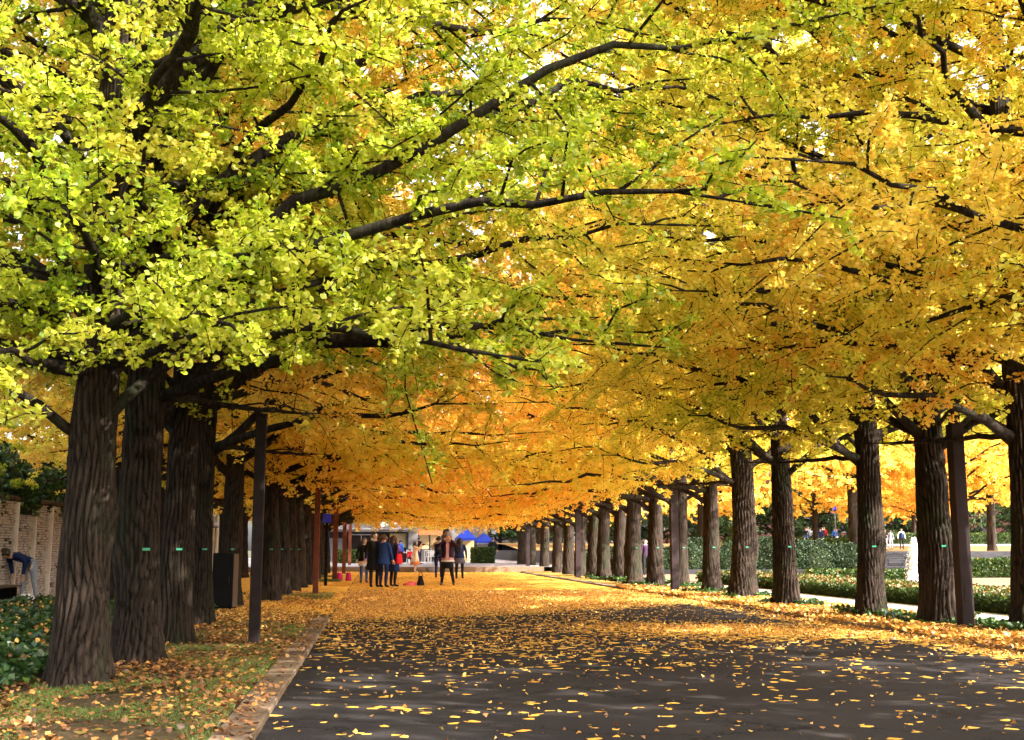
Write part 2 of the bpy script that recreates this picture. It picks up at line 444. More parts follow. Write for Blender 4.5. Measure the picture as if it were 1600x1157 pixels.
# ------------------------------------------------------------------ ginkgo trees
def bark_trunk(seed, r0, H, segs, rings_low, lean=(0, 0), z_low=5.5, furrow=0.055):
    g = np.random.default_rng(seed)
    z = np.concatenate([np.linspace(-0.12, z_low, rings_low), np.linspace(z_low, H, 26)[1:]])
    th = np.arange(segs) / segs * 2 * PI
    Z, T = np.meshgrid(z, th, indexing='ij')
    base = r0 * (1.0 - 0.42 * np.clip(Z / 6.0, 0, 1) - 0.50 * np.clip((Z - 6) / (H - 6), 0, 1))
    flare = r0 * 0.30 * np.exp(-np.clip(Z, 0, None) / 0.22) * (1 + 0.6 * np.sin(T * 5 + seed + .6 * np.sin(T * 2)))
    lump = r0 * 0.05 * (np.sin(T * 3 + Z * 1.1 + seed) + np.sin(T * 2 - Z * 0.7) + 0.8 * np.sin(T + Z * 1.9 + seed * 2))
    def wob(k, sc):
        a = g.uniform(0, 6.28, 5); f = g.uniform(0.5, 2.6, 5) * sc
        return sum(np.sin(Z * f[i] + a[i] + (T * (i % 3)).round(6)) for i in range(5)) * k
    k1 = 13; k2 = 9
    A = np.abs(np.sin(T * k1 / 1.0 + wob(1.0, 1.9) + 0.28 * np.sin(Z * 6 + T * 3)))
    B = np.abs(np.sin(T * k2 + wob(1.4, 2.2) + 0.5 + 0.3 * np.sin(Z * 4.5 - T * 5)))
    C = 0.5 + 0.5 * np.sin(Z * 9 + wob(1.5, 2.0) + T * 4)
    plate = np.clip(np.minimum(A, B * 1.25) * 1.5, 0, 1) ** 0.7
    plate = plate * (0.75 + 0.25 * C)
    fade = np.where(Z > z_low, 0.4, 1.0)
    for _k in range(7):                                   # old limb scars and burls
        kz, kt, ks = g.uniform(0.7, 5.0), g.uniform(0, 6.28), g.uniform(0.09, 0.2)
        dt = np.angle(np.exp(1j * (T - kt))) * r0
        lump = lump + 0.16 * r0 * np.exp(-(dt ** 2 + ((Z - kz) * .7) ** 2) / ks ** 2) - 0.12 * r0 * np.exp(-(dt ** 2 + (Z - kz) ** 2) / (ks * .4) ** 2)
    R = base + flare + lump + furrow * r0 / 0.3 * (plate - 0.65) * fade
    cx = lean[0] * Z + 0.05 * np.sin(Z * 0.5 + seed) * np.clip(Z / 3, 0, 1)
    cy = lean[1] * Z + 0.05 * np.cos(Z * 0.4 + seed) * np.clip(Z / 3, 0, 1)
    V = np.stack([cx + R * np.cos(T), cy + R * np.sin(T), Z], -1).reshape(-1, 3)
    n = len(z); idx = np.arange(n * segs).reshape(n, segs); nx = np.roll(idx, -1, 1)
    F = np.stack([idx[:-1], nx[:-1], nx[1:], idx[1:]], -1).reshape(-1, 4)
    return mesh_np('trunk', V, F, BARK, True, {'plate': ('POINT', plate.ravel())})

def ginkgo_template(seed, H=16.0, zlow=2.4, nprim=30, reach=6.0, back=0.8, row=0.62, lod=0, spacing=0.055, per=4, lsize=(0.05, 0.085),
                    split=False, r0=0.29, segs=72, rl=90, lean=(0, 0), forced=(), nshort=26, zin=3.35, zout=2.75, zr=2.0, prof=0.62):
    g = np.random.default_rng(seed)
    trunk = bark_trunk(seed, r0, H, segs, rl, lean)
    K = 12
    s = np.linspace(0, 1, K)
    limbs = []; allc = []; allb = []
    ga = g.uniform(0, 6.28)
    prim = []; nf = len(forced)
    for (z0, az, L, el) in forced: prim.append((z0, math.radians(az), L, math.radians(el)))
    for k in range(nprim):
        u = (k + g.uniform(0, 0.7)) / nprim
        z0 = zlow + (H - 1.0 - zlow) * u ** 1.1
        az = ga + k * 2.39996 + g.normal() * 0.25
        prim.append((z0, az, None, None))
    for k in range(nshort):
        prim.append((zlow + 0.3 + (H - 3 - zlow) * (k + g.uniform()) / nshort, g.uniform(0, 6.28), g.uniform(0.8, 2.6), math.radians(g.uniform(0, 50))))
    for fidx, (z0, az, L, el) in enumerate(prim):
        u = (z0 - zlow) / (H - zlow); u = min(max(u, 0), 1)
        if L is None:
            R = reach * (1 - u) ** prof * g.uniform(0.78, 1.05) + 0.5
            dx, dy = math.cos(az), math.sin(az)
            L = R * math.hypot(dx * (1 if dx > 0 else back), dy * row)
            el = math.radians(30 + 30 * u + g.normal() * 9)
        hd = np.array([math.cos(az), math.sin(az), 0.0]); sidev = np.array([-hd[1], hd[0], 0])
        sag = 0.42 * L * math.tan(el) * (1.2 - u) + 0.10 * L * (1 - u)
        w = np.cumsum(g.normal(size=K) * 0.055 * L / 3); w -= w[0]; wz = np.cumsum(g.normal(size=K) * 0.04 * L / 3); wz -= wz[0]
        tr = np.array([lean[0] * z0, lean[1] * z0, z0])
        P = tr + hd * (L * s)[:, None] + sidev * w[:, None]
        P[:, 2] += L * math.tan(el) * s - sag * s ** 2 + wz
        rb = (min(0.022 + 0.0095 * L, 0.075) if fidx >= nf else 0.022 + 0.0085 * L) * (0.7 if L < 2 else 1)
        Rr = rb * (1 - s) ** 0.8 + 0.008
        Vl, Fl = tubes_np(P[None], Rr[None], 8)
        parts = [(Vl, Fl)]
        # secondary branches
        ns = max(3, int(L / 0.42)); S2 = []; tw_P = []
        bt = g.uniform()
        for j in range(ns):
            t = 0.16 + 0.84 * (j + g.uniform(0, .6)) / ns; t = min(t, 0.99)
            i = t * (K - 1); i0 = int(i); fr = i - i0
            p = P[i0] * (1 - fr) + P[min(i0 + 1, K - 1)] * fr
            sg = 1 if j % 2 else -1
            a2 = az + sg * math.radians(g.uniform(35, 70))
            l2 = (0.34 * L * (1 - 0.62 * t) + 0.35) * g.uniform(0.7, 1.2)
            e2 = g.normal() * 0.36 + 0.15 + 0.25 * u
            m = 5; ss = np.linspace(0, 1, m)
            d2 = np.array([math.cos(a2) * math.cos(e2), math.sin(a2) * math.cos(e2), math.sin(e2)])
            q = p + d2 * (l2 * ss)[:, None]
            q[:, 2] -= 0.16 * l2 * ss ** 2 * g.uniform(0.2, 1.8)
            q[1:] += g.normal(size=(m - 1, 3)) * 0.03 * l2
            S2.append(q)
        tip = np.stack([P[-1], P[-1] + (P[-1] - P[-2]) * .4, P[-1] + (P[-1] - P[-2]) * .8, P[-1] + (P[-1] - P[-2]) * 1.1, P[-1] + (P[-1] - P[-2]) * 1.4])
        S2.append(tip)
        def cutz(p):
            r_ = np.hypot(p[..., 0], p[..., 1]); return zout + (zin - zout) * np.clip(1 - (r_ - 1.4) / zr, 0, 1) - 0.45 * (np.sin(p[..., 0] * .9 + p[..., 1] * 1.3 + seed) > .55)
        Q = np.stack(S2)
        okq = (Q[..., 2] > cutz(Q) - 0.12).all(axis=1)
        if not okq.any(): okq[:] = True
        Q = Q[okq]
        r2 = (0.018 * np.linspace(1, 0.3, 5))[None] * np.ones((len(Q), 1))
        parts.append(tubes_np(Q, r2, 5 if lod == 0 else 3))
        # twigs
        T3 = []
        for q in Q:
            l2 = np.linalg.norm(q[-1] - q[0]); nt_ = max(3, int(l2 / 0.2))
            for j in range(nt_):
                t = 0.12 + 0.88 * (j + g.uniform()) / nt_; t = min(t, 0.99); i = t * 4; i0 = int(i); fr = i - i0
                p = q[i0] * (1 - fr) + q[i0 + 1] * fr
                a3 = g.uniform(0, 6.28); e3 = g.normal() * 0.6
                l3 = g.uniform(0.22, 0.62) * (1.1 - 0.3 * t)
                d3 = np.array([math.cos(a3) * math.cos(e3), math.sin(a3) * math.cos(e3), math.sin(e3)])
                b = p + d3 * l3
                T3.append(np.stack([p, (p + b) / 2 + (0, 0, 0.03 * l3), b - (0, 0, 0.10 * l3)]))
        T3 = np.stack(T3)
        okt = T3[:, 2, 2] > cutz(T3[:, 2]) + 0.0
        if okt.any(): T3 = T3[okt]
        if lod <= 1:
            parts.append(tubes_np(T3, np.array([0.006, 0.0045, 0.003])[None] * np.ones((len(T3), 1)), 3))
        # leaf spurs along twigs and the outer half of secondaries
        cs = []
        for arr, st in ((T3, spacing), (Q, spacing * 1.6)):
            ln = np.linalg.norm(arr[:, -1] - arr[:, 0], axis=1)
            cnt = np.maximum(2, (ln / st).astype(int))
            rep = np.repeat(np.arange(len(arr)), cnt)
            t = g.uniform(0.08, 1, len(rep)); kk = arr.shape[1] - 1
            i0 = np.minimum((t * kk).astype(int), kk - 1); fr = (t * kk - i0)[:, None]
            c = arr[rep, i0] * (1 - fr) + arr[rep, i0 + 1] * fr
            cs.append(c)
        c = np.concatenate(cs)
        c = np.repeat(c, per, axis=0)
        c = c + g.normal(size=c.shape) * (0.035, 0.035, 0.028)
        allc.append(c); allb.append(np.clip(np.full(len(c), bt) + g.normal() * 0.1, 0, 1))
        V = np.concatenate([a for a, _ in parts]); off = np.cumsum([0] + [len(a) for a, _ in parts[:-1]])
        F = np.concatenate([f + o for (_, f), o in zip(parts, off)])
        limbs.append((V, F))
    C = np.concatenate(allc); Bt = np.concatenate(allb)
    rad = np.hypot(C[:, 0], C[:, 1]); keep = C[:, 2] > zout + (zin - zout) * np.clip(1 - (rad - 1.4) / zr, 0, 1) + 0.22 * np.sin(C[:, 0] * 1.7 + C[:, 1] * .8) - 0.45 * (np.sin(C[:, 0] * .9 + C[:, 1] * 1.3 + seed) > .55) ; C = C[keep]; Bt = Bt[keep]
    shape = (LEAF_MID, LEAF_MID, LEAF_LO)[lod]
    V, F = leaves_np(C, g.uniform(lsize[0], lsize[1], len(C)), shape, g)
    crown = mesh_np('crown', V, F, GINKGO, False, {'leaf_tone': ('FACE', g.uniform(0, 1, len(C))), 'branch_tone': ('FACE', Bt)})
    if split:
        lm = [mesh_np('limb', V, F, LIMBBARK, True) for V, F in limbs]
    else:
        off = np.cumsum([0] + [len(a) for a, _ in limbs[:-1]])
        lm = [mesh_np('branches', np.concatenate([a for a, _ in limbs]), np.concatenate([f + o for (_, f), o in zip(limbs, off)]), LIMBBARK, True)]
    print('template', seed, 'leaves', len(C), 'limb faces', sum(len(f) for _, f in limbs))
    return dict(trunk=trunk, crown=crown, limbs=lm, split=split, r0=r0)

def place_tree(tp, x, y, rot, ripe, label, group, sc=1.0, z=0.0, flip=False, tag=None, thick=1.0, name='ginkgo_tree'):
    t = thing(name, label, 'tree', (x, y, z), rot, group)
    t.scale = (sc, -sc if flip else sc, sc)
    tr = link('trunk', tp['trunk'], t); tr.scale = (thick, thick, 1)
    for m in tp['limbs']:
        link('limb' if tp['split'] else 'branches', m, t, kind=None if tp['split'] else 'stuff')
    c = link('crown', tp['crown'], t); c.color = (ripe, ripe, ripe, 1)
    if tag:
        MB().box(-0.05, 0.05, -0.006, 0.006, -0.02, 0.02).build('number_tag', M['tag'], t, loc=tag[:3], rotz=tag[3])
    return t

TA = ginkgo_template(11, 16, 2.6, 44, 6.2, 0.8, 0.66, 0, 0.044, 5, (0.040, 0.062), True, 0.245, 132, 150, (-0.004, 0.0), prof=0.5,
                     forced=[(2.15, 200, 2.6, 40), (2.25, 15, 3.4, 48), (3.0, -12, 6.6, 44), (3.8, 20, 7.0, 40), (5.0, -20, 6.6, 46), (3.2, 150, 3.5, 40), (6.2, 5, 6.2, 50),
                             (2.8, -100, 2.6, 6), (2.9, -62, 3.2, 8), (2.9, -140, 3.0, 6), (3.4, -80, 3.0, 12), (2.9, -35, 4.4, 12), (3.2, -120, 2.8, 10), (3.0, -10, 4.8, 16), (4.6, -115, 3.2, 30), (4.4, -60, 3.6, 32), (3.6, 175, 3.6, 24)], zin=2.65, zout=2.3, nshort=44)
TB = ginkgo_template(23, 18, 2.5, 42, 5.2, 0.9, 0.66, 1, 0.053, 6, (0.042, 0.068), True, 0.29, 108, 120, (-0.006, 0.004), prof=0.46,
                     forced=[(2.6, 10, 5.5, 44), (2.9, 190, 4.2, 40), (3.3, -35, 4.8, 46), (3.6, 60, 4.2, 48), (3.9, 165, 4.2, 44), (9.0, 5, 6.2, 34), (10.5, -12, 6.0, 36), (12.0, 12, 5.6, 36), (13.5, -4, 5.0, 40)])
TC = ginkgo_template(37, 17, 2.6, 42, 5.3, 0.9, 0.66, 1, 0.053, 6, (0.042, 0.068), True, 0.28, 108, 120, (0.004, -0.006), prof=0.46,
                     forced=[(2.9, 0, 5.2, 42), (2.6, 160, 4.4, 46), (3.4, 40, 5.0, 44), (3.2, -60, 4.2, 46), (3.9, 20, 5.2, 48), (9.5, -8, 6.2, 36), (11.2, 10, 5.8, 36), (12.8, 0, 5.2, 38)])
TD = ginkgo_template(41, 19, 2.6, 36, 6.1, 0.8, 0.66, 2, 0.07, 5, (0.062, 0.10), False, 0.28, 56, 50, (0, 0.005),
                     forced=[(2.4, 8, 5.2, 26), (2.8, -25, 5.0, 22), (3.1, 30, 5.4, 24)], zin=2.9, zout=2.45, zr=1.5, prof=0.42)
TE = ginkgo_template(53, 18, 2.4, 36, 6.2, 0.8, 0.66, 2, 0.07, 5, (0.062, 0.10), False, 0.27, 56, 50, (0, 0),
                     forced=[(2.3, -10, 5.0, 28), (2.9, 20, 5.4, 22), (2.6, 165, 4.4, 24)], zin=2.9, zout=2.45, zr=1.5, prof=0.42)
TF = ginkgo_template(67, 12, 2.9, 26, 5.6, 1.0, 1.0, 2, 0.11, 5, (0.12, 0.19), False, 0.24, 24, 20)

ORD = ['first', 'second', 'third', 'fourth', 'fifth', 'sixth', 'seventh', 'eighth', 'ninth', 'tenth', 'eleventh', 'twelfth', 'thirteenth',
       'fourteenth', 'fifteenth', 'sixteenth', 'seventeenth', 'eighteenth', 'nineteenth', 'twentieth', 'twenty-first', 'twenty-second', 'twenty-third']
GL = 'ginkgo trees along the left side of the avenue'
GR = 'ginkgo trees along the right side of the avenue'
left = [(-2.57, 10.9, TA, .225, .95), (-2.40, 12.5, TB, .36, .82), (-2.50, 15.2, TC, .60, .78), (-2.66, 18.6, TB, .62, .70), (-2.93, 24.4, TC, .70, .84),
        (-2.35, 26.8, TE, .64, .9), (-2.37, 30, TE, .72, 1), (-2.36, 33, TD, .70, 1), (-2.37, 36.7, TE, .66, 1),
        (-2.37, 40.6, TD, .74, 1), (-2.4, 44, TE, .7, 1), (-2.4, 47.5, TD, .6, 1), (-2.4, 51, TE, .66, 1), (-2.4, 54.5, TD, .72, 1), (-2.4, 58, TE, .6, 1), (-2.6, 61.2, TD, .56, 1)]
lab_left = ['thick furrowed ginkgo at the left front beside the ivy, with a lime green crown',
            'ginkgo with a green tag right behind the foremost left tree, yellow green crown',
            'third ginkgo back in the left row, its limb reaching right above the near brown post',
            'slim fourth ginkgo back in the left row, its trunk just left of the black cabinet',
            'fifth ginkgo back in the left row, dark trunk standing right behind the black cabinet']
for i, (x, y, tp, ripe, th) in enumerate(left):
    lb = lab_left[i] if i < 5 else '%s ginkgo back in the left row, golden crown arching over the avenue' % ORD[i]
    tg = None
    if 1 <= i <= 8:
        a = math.atan2(-y, -x); r = 0.30 * th
        tg = (math.cos(a) * r, math.sin(a) * r, 1.2, a + PI / 2)
    t = place_tree(tp, x, y, 0.0, ripe - (.01 if y > 20 else 0), lb, GL, 1.0, -.35 if y > 47 else 0, i % 2 == 1, None, th)
    if tg:
        r = tp['r0'] * th * 1.12
        a += 0.15
        o = MB().box(-0.036, 0.036, -0.006, 0.006, -0.013, 0.013).build('number_tag', M['tag'], t)
        sy = -1 if i % 2 == 1 else 1
        o.location = (math.cos(a) * r, sy * math.sin(a) * r, 1.2); o.rotation_euler = (0, 0, sy * (a + PI / 2))
right = [(8.95, 13.2, TC, .58, .98), (9.15, 15.5, TB, .42, .9), (8.82, 17.5, TC, .38, .98), (8.62, 19.6, TB, .40, .84), (8.55, 23.6, TC, .46, .88),
         (8.78, 27.2, TB, .50, 1.1), (9.0, 30.6, TD, .50, .85), (9.15, 34.2, TE, .6, .85), (9.0, 36.9, TD, .72, .95), (8.9, 39.6, TE, .66, 1.15),
         (9.0, 42.4, TD, .7, .95), (8.95, 45.1, TE, .72, 1), (9.1, 48.1, TD, .7, 1), (9.1, 51.2, TE, .66, 1), (9.1, 54.5, TD, .72, 1),
         (9.2, 58.4, TE, .7, 1), (9.2, 63, TD, .72, 1), (9.2, 68, TE, .7, 1), (9.2, 73, TD, .72, 1)]
lab_right = ['golden ginkgo nearest the camera in the right row, its trunk beyond the right edge',
             'leaning ginkgo trunk at the right edge, right of the plum brown post',
             'very thick ginkgo trunk immediately left of the near plum brown post',
             'ginkgo on the right with a tapering trunk left of the white fountain jet',
             'ginkgo on the right whose limb forks right, before the dark shrub mound',
             'broad ginkgo trunk on the right with pale furrowed bark and forked limbs',
             'slender ginkgo trunk between the broad forked ginkgo and the second right post']
for i, (x, y, tp, ripe, th) in enumerate(right):
    lb = lab_right[i] if i < 7 else '%s ginkgo back in the right row, golden crown over the avenue' % ORD[i]
    t = place_tree(tp, x, y, PI, ripe + .03 - (.03 if y > 35 else 0), lb, GR, 1.0, -.3 if y > 50 else 0, i % 2 == 0, None, th)
    if 1 <= i <= 9:
        a = math.atan2(-y, -x) + PI + 0.35; r = tp['r0'] * th * 1.12
        sy = -1 if i % 2 == 0 else 1
        o = MB().box(-0.036, 0.036, -0.006, 0.006, -0.013, 0.013).build('number_tag', M['tag'], t)
        o.location = (math.cos(a) * r, sy * math.sin(a) * r, 1.25); o.rotation_euler = (0, 0, sy * (a + PI / 2))
for i, y in enumerate((25.5, 31, 37, 43, 49, 55)):  # rear line added to block light and the wall between the left trunks
    place_tree((TD, TE)[i % 2], -5.4, y, 0.3 * i, .6, '%s ginkgo of the rear line added to block light between the left row and the stone wall' % ORD[i],
               'ginkgo trees added between the left row and the wall', .95, 0, i % 2 == 0, None, .9)
# the avenue goes on behind the camera; these throw the shade on the near paving, most shortened to keep the left crown lit
for i, (x, y, tp, ripe, rt) in enumerate([(9.0, 10.4, TB, .53, PI), (9.2, 6.8, TC, .6, PI), (9.0, 3.4, TD, .6, PI), (9.0, 0.2, TE, .6, PI), (9.0, -3.2, TD, .6, PI), (9.0, -6.6, TE, .6, PI), (9.0, -10, TD, .6, PI),
                                          (-2.5, -1.5, TE, .5, 0), (-2.5, -6, TD, .5, 0), (-2.5, -9.5, TE, .5, 0)]):
    place_tree(tp, x, y, rt, ripe, ['golden ginkgo beyond the right edge, its near leaves filling the upper right corner', 'golden ginkgo right beside the camera, only a few leaves at the top right edge'][i] if i < 2 else 'ginkgo wholly beside or behind the camera, shading the near paving', 'ginkgo trees beside and behind the camera', 1.0 if i == 0 else .74, 0, i % 2 == 1)
TG = dict(TF); TG['crown'] = TF['crown'].copy(); TG['crown'].materials[0] = GREENLEAF
for i in range(22):
    x = 14 + i * 4.6; y = 130 + 5 * math.sin(i * 2.3)
    place_tree(TG, x, y, i * 1.7, .5, '%s dark evergreen tree in the belt before the brick building' % ORD[i], 'evergreen trees far behind the garden', 1.0 + .15 * math.sin(i * 1.3), -1.0, False, None, 1.2, 'evergreen_tree')
# park trees beyond the garden and round the plaza
park = [(19, 66, .7), (26.5, 62, .68), (31.8, 60, .72), (39, 70, .74), (44, 84, .7), (36, 92, .66), (28, 96, .75), (49, 100, .7), (57, 118, .68),
        (38, 118, .72), (22, 100, .7), (31, 118, .66), (13.5, 92, .74), (66, 126, .7), (15.5, 72, .7), (22.5, 78, .66), (34, 78, .7), (46, 92, .74), (52, 118, .7)]
for i, (x, y, r) in enumerate(park):
    zt = 1.08 if y > 60 else 0.9
    if y > 95: zt = 1.1 + (min(y, 108) - 95) / 13 * .55
    place_tree(TF, x, y, i * 1.3, r, '%s orange yellow ginkgo on the garden terrace, counted from its front edge' % ORD[i], 'park trees on the raised garden terrace',
               1.0 + 0.12 * math.sin(i * 2.1), zt, False, None, 1.2)
for i, (x, y, r) in enumerate([(5.6, 92, .72), (-6, 98, .66), (1, 104, .74), (9.5, 108, .72), (-12, 90, .7), (16, 112, .7)]):
    place_tree(TF, x, y, i * 0.9, r, '%s golden ginkgo behind the cafe plaza' % ORD[i], 'ginkgo trees behind the plaza', 1.25, 0.2, False, None, 1.2)
for i, (x, y, r) in enumerate([(-12.0, 27, .12), (-12.5, 34, .3), (-11.5, 41, .55), (-12.5, 20.5, .2), (-12, 50, .5), (-17, 30, .75), (-15, 24, .4)]):
    place_tree(TF, x, y, i * 1.1 + 1, r, '%s bushy tree rising behind the stone wall at the left, counted from the left edge' % ORD[i], 'trees behind the stone wall', .62, 0, False, None, 1)

# ------------------------------------------------------------------ ground
def sheet(name, x0, x1, y0, y1, z, mat, step=0.5, cover=None, zf=None, kind='structure'):
    nx = max(2, int((x1 - x0) / step) + 1); ny = max(2, int((y1 - y0) / step) + 1)
    X, Y = np.meshgrid(np.linspace(x0, x1, nx), np.linspace(y0, y1, ny), indexing='xy')
    Z = np.full_like(X, z) if zf is None else zf(X, Y)
    V = np.stack([X, Y, Z], -1).reshape(-1, 3)
    idx = np.arange(nx * ny).reshape(ny, nx)
    F = np.stack([idx[:-1, :-1], idx[:-1, 1:], idx[1:, 1:], idx[1:, :-1]], -1).reshape(-1, 4)
    at = {'cover': ('POINT', cover(X, Y).ravel())} if cover is not None else None
    return link(name, mesh_np(name, V, F, mat, True, at), kind=kind)

sheet('ground', -500, 500, -60, 900, -0.06, M['earth'], 40)
sheet('road', -0.74, 7.5, -6, 62, 0.0, M['road'], 0.25, cover_np)
def verge_cov(X, Y):
    n = (np.sin(X * 3 + Y) + np.sin(Y * 1.3 - X * 2)) / 4 + .5
    return np.clip(0.2 * np.clip((Y - 11) / 4, 0, 1) + 0.2 * n * np.clip((Y - 9) / 5, 0.1, 1) + 0.5 * np.clip((Y - 19) / 4, 0, 1), 0, 1)
def verge_z(X, Y): return 0.03 + 0.02 * np.sin(X * 2.1 + Y) + 0.015 * np.sin(Y * 1.7)
sheet('left_verge', -6.2, -1.0, -6, 21.5, 0.03, M['verge'], 0.3, verge_cov, verge_z)
sheet('far_left_verge', -6.2, -0.74, 21.5, 62, 0.03, M['verge_far'], 0.3, lambda X, Y: np.clip(0.35 + (Y - 21.5) / 5 + 0.25 * np.sin(X * 2 + Y) - .5 * np.clip((-2.2 - X) / 1.2, 0, 1), 0, .97), verge_z)
sheet('right_verge', 7.75, 9.75, -6, 90, 0.03, M['verge'], 0.3, lambda X, Y: np.clip(0.8 - 0.12 * (X - 7.8), 0, 1) * np.ones_like(X), verge_z)
sheet('wall_path', -8.05, -6.2, 16, 62, 0.0, M['left_path'], 0.3, lambda X, Y: np.clip(1.15 - 1.0 * (X + 8.05), 0.08, 1))
sheet('garden_path', 9.75, 11.65, -6, 44, 0.004, M['white_path'], 1)
sheet('lawn', 11.6, 60, 42.2, 59.6, 0.0, M['lawn'], 2)
sheet('lawn', 11.6, 60, 8, 42, 0.0, M['lawn'], 2)
sheet('plaza', -14, 11.5, 62, 125, 0.27, M['plaza'], 3)
MB().box(-14, 9.0, 61.7, 62, -0.06, 0.275).build('plaza_step', M['kerb'], kind='structure')
def ter_z(X, Y): return np.where(Y < 95, 1.1, np.where(Y < 108, 1.1 + (Y - 95) / 13 * .55, 1.65 + (Y - 108) * 0.01))
sheet('terrace', 12.0, 140, 60, 200, 1.1, M['terrace'], 2.5, None, ter_z)
sheet('terrace_path', 44, 100, 104, 110, 1.1, M['white_path'], 2, None, lambda X, Y: ter_z(X, Y) + 0.03)
MB().box(12.0, 140, 59.7, 60, -0.06, 1.095).build('terrace_wall', M['slate'], kind='structure')
MB().box(11.7, 12.0, 59.7, 200, -0.06, 1.095).build('terrace_wall', M['concrete'], kind='structure')

for k_ in ('kerb', 'kerb_r', 'slate'):
    nt = M[k_].node_tree; bs = nt.nodes['Principled BSDF']; src = bs.inputs['Base Color'].links[0].from_socket
    oi = nt.nodes.new('ShaderNodeObjectInfo'); hs_ = nt.nodes.new('ShaderNodeHueSaturation')
    nt.links.new(math_node(nt, 'ADD', math_node(nt, 'MULTIPLY', oi.outputs['Random'], 0.5 if k_ != 'slate' else 1.9), 0.7 if k_ != 'slate' else .3), hs_.inputs['Value'])
    nt.links.new(src, hs_.inputs['Color']); nt.links.new(hs_.outputs[0], bs.inputs['Base Color'])
kl = link('left_kerb', None, kind='structure')
me = MB().box(-0.13, 0.13, -0.288, 0.288, -0.1, 0.05, 0.012).mesh('kerb_stone', M['kerb'])
y = 5.0; random.seed(3)
while y < 21:
    o = link('kerb_stone', me, kl); o.location = (-0.87 + random.uniform(-.006, .006), y, random.uniform(-.006, .006)); y += 0.6
kr = link('right_kerb', None, kind='structure')
me = MB().box(-0.12, 0.12, -0.288, 0.288, -0.1, 0.05, 0.012).mesh('kerb_stone', M['kerb_r'])
y = 5.0
while y < 60:
    o = link('kerb_stone', me, kr); o.location = (7.62 + random.uniform(-.01, .01), y, random.uniform(-.012, .004)); y += 0.6

# ------------------------------------------------------------------ loose leaves, grass, ivy
def scatter(name, pts, size, shape, mat, up=1.6, parent=None, curl=1.0, **kw):
    V, F = leaves_np(pts, size, shape, rng, up=up, droop=0, curl=curl)
    return link(name, mesh_np(name, V, F, mat, False, {'leaf_tone': ('FACE', rng.uniform(0, 1, len(pts))), 'branch_tone': ('FACE', rng.uniform(0, 1, len(pts)))}), parent, kind='stuff', **kw)

n = 210000
X = rng.uniform(-0.74, 7.5, n); Y = 7 + 27 * rng.uniform(0, 1, n) ** 1.15
cv = cover_np(X, Y)
clump = 0.5 + 0.5 * np.sin(X * 2.3 + 2 * np.sin(Y * 1.1)) * np.sin(Y * 2.9 + np.sin(X * 1.7) * 2)
k = rng.uniform(0, 1, n) < np.clip(cv ** 1.25 * (0.12 + 1.7 * clump ** 1.5 + .4 * np.clip((Y - 14) / 6, 0, 1)), 0, 1) * 0.85
P = np.stack([X[k], Y[k], 0.006 + 0.03 * rng.uniform(0, 1, k.sum()) ** 2], -1)
print('road leaves', len(P))
scatter('fallen_leaves', P, rng.uniform(0.024, 0.046, len(P)), LEAF_MID, LITTER, 1.5, curl=2.6)
n = 60000
X = rng.uniform(-3.4, -0.75, n); Y = rng.uniform(5.5, 32, n)
P = np.stack([X, Y, 0.055 + 0.02 * np.sin(X * 2.1 + Y) + 0.02 * rng.uniform(0, 1, n)], -1)
k = rng.uniform(0, 1, n) < np.where(X > -1.0, 0.3, 0.55) * (0.6 + 0.4 * np.sin(X * 3 + Y * 1.2))
P = P[k]
a = P[:, 1] > 19 + rng.normal(size=len(P)) * 2
scatter('verge_leaves', P[a], rng.uniform(0.035, 0.06, a.sum()), LEAF_MID, LITTER, 1.8)
scatter('verge_brown_leaves', P[~a], rng.uniform(0.03, 0.058, (~a).sum()), LEAF_MID, BROWNLITTER, 1.8)
n = 26000
X = 7.5 + 2.2 * rng.uniform(0, 1, n) ** 1.3; Y = rng.uniform(9, 36, n)
P = np.stack([X, Y, 0.06 + 0.02 * np.sin(X * 2.1 + Y) + 0.02 * rng.uniform(0, 1, n)], -1)
scatter('right_verge_leaves', P, rng.uniform(0.05, 0.085, n), LEAF_MID, LITTER, 1.6)
n = 2500
P = np.stack([rng.uniform(-8.0, -6.9, n), rng.uniform(22, 45, n), 0.01 + 0.02 * rng.uniform(0, 1, n)], -1)
scatter('path_leaves', P, rng.uniform(0.05, 0.08, n), LEAF_MID, BROWNLITTER, 1.8)

def grass(name, x0, x1, y0, y1, n, hh, thr=0.0, zf=None):
    X = rng.uniform(x0, x1, n); Y = rng.uniform(y0, y1, n)
    nn = np.sin(X * 4.1 + np.sin(Y * 2.2)) + np.sin(Y * 3.3 + X * 1.3)
    k = nn > thr; X = X[k]; Y = Y[k]; n = len(X)
    a = rng.uniform(0, 6.28, n); w = rng.uniform(0.003, 0.006, n); h = rng.uniform(.4, 1, n) * hh
    bx, by = rng.normal(size=(2, n)) * 0.03
    z = 0.03 + 0.02 * np.sin(X * 2.1 + Y)
    V = np.stack([np.stack([X - np.cos(a) * w, Y - np.sin(a) * w, z], -1), np.stack([X + np.cos(a) * w, Y + np.sin(a) * w, z], -1), np.stack([X + bx, Y + by, z + h], -1)], 1)
    link(name, mesh_np(name, V.reshape(-1, 3), np.arange(3 * n).reshape(n, 3), GRASSLEAF, False, {'leaf_tone': ('FACE', rng.uniform(0, 1, n))}), kind='stuff')
grass('verge_grass', -3.0, -1.0, 5.5, 19, 95000, 0.05, -0.35)
for (gx, gy, gw, gl) in ((-2.0, 29.5, 1.0, 1.6), (-1.7, 43, .5, 1.0), (-1.9, 50, .5, 1.2)):
    grass('grass_tuft', gx - gw, gx + gw, gy - gl, gy + gl, 14000, 0.09, -0.6)

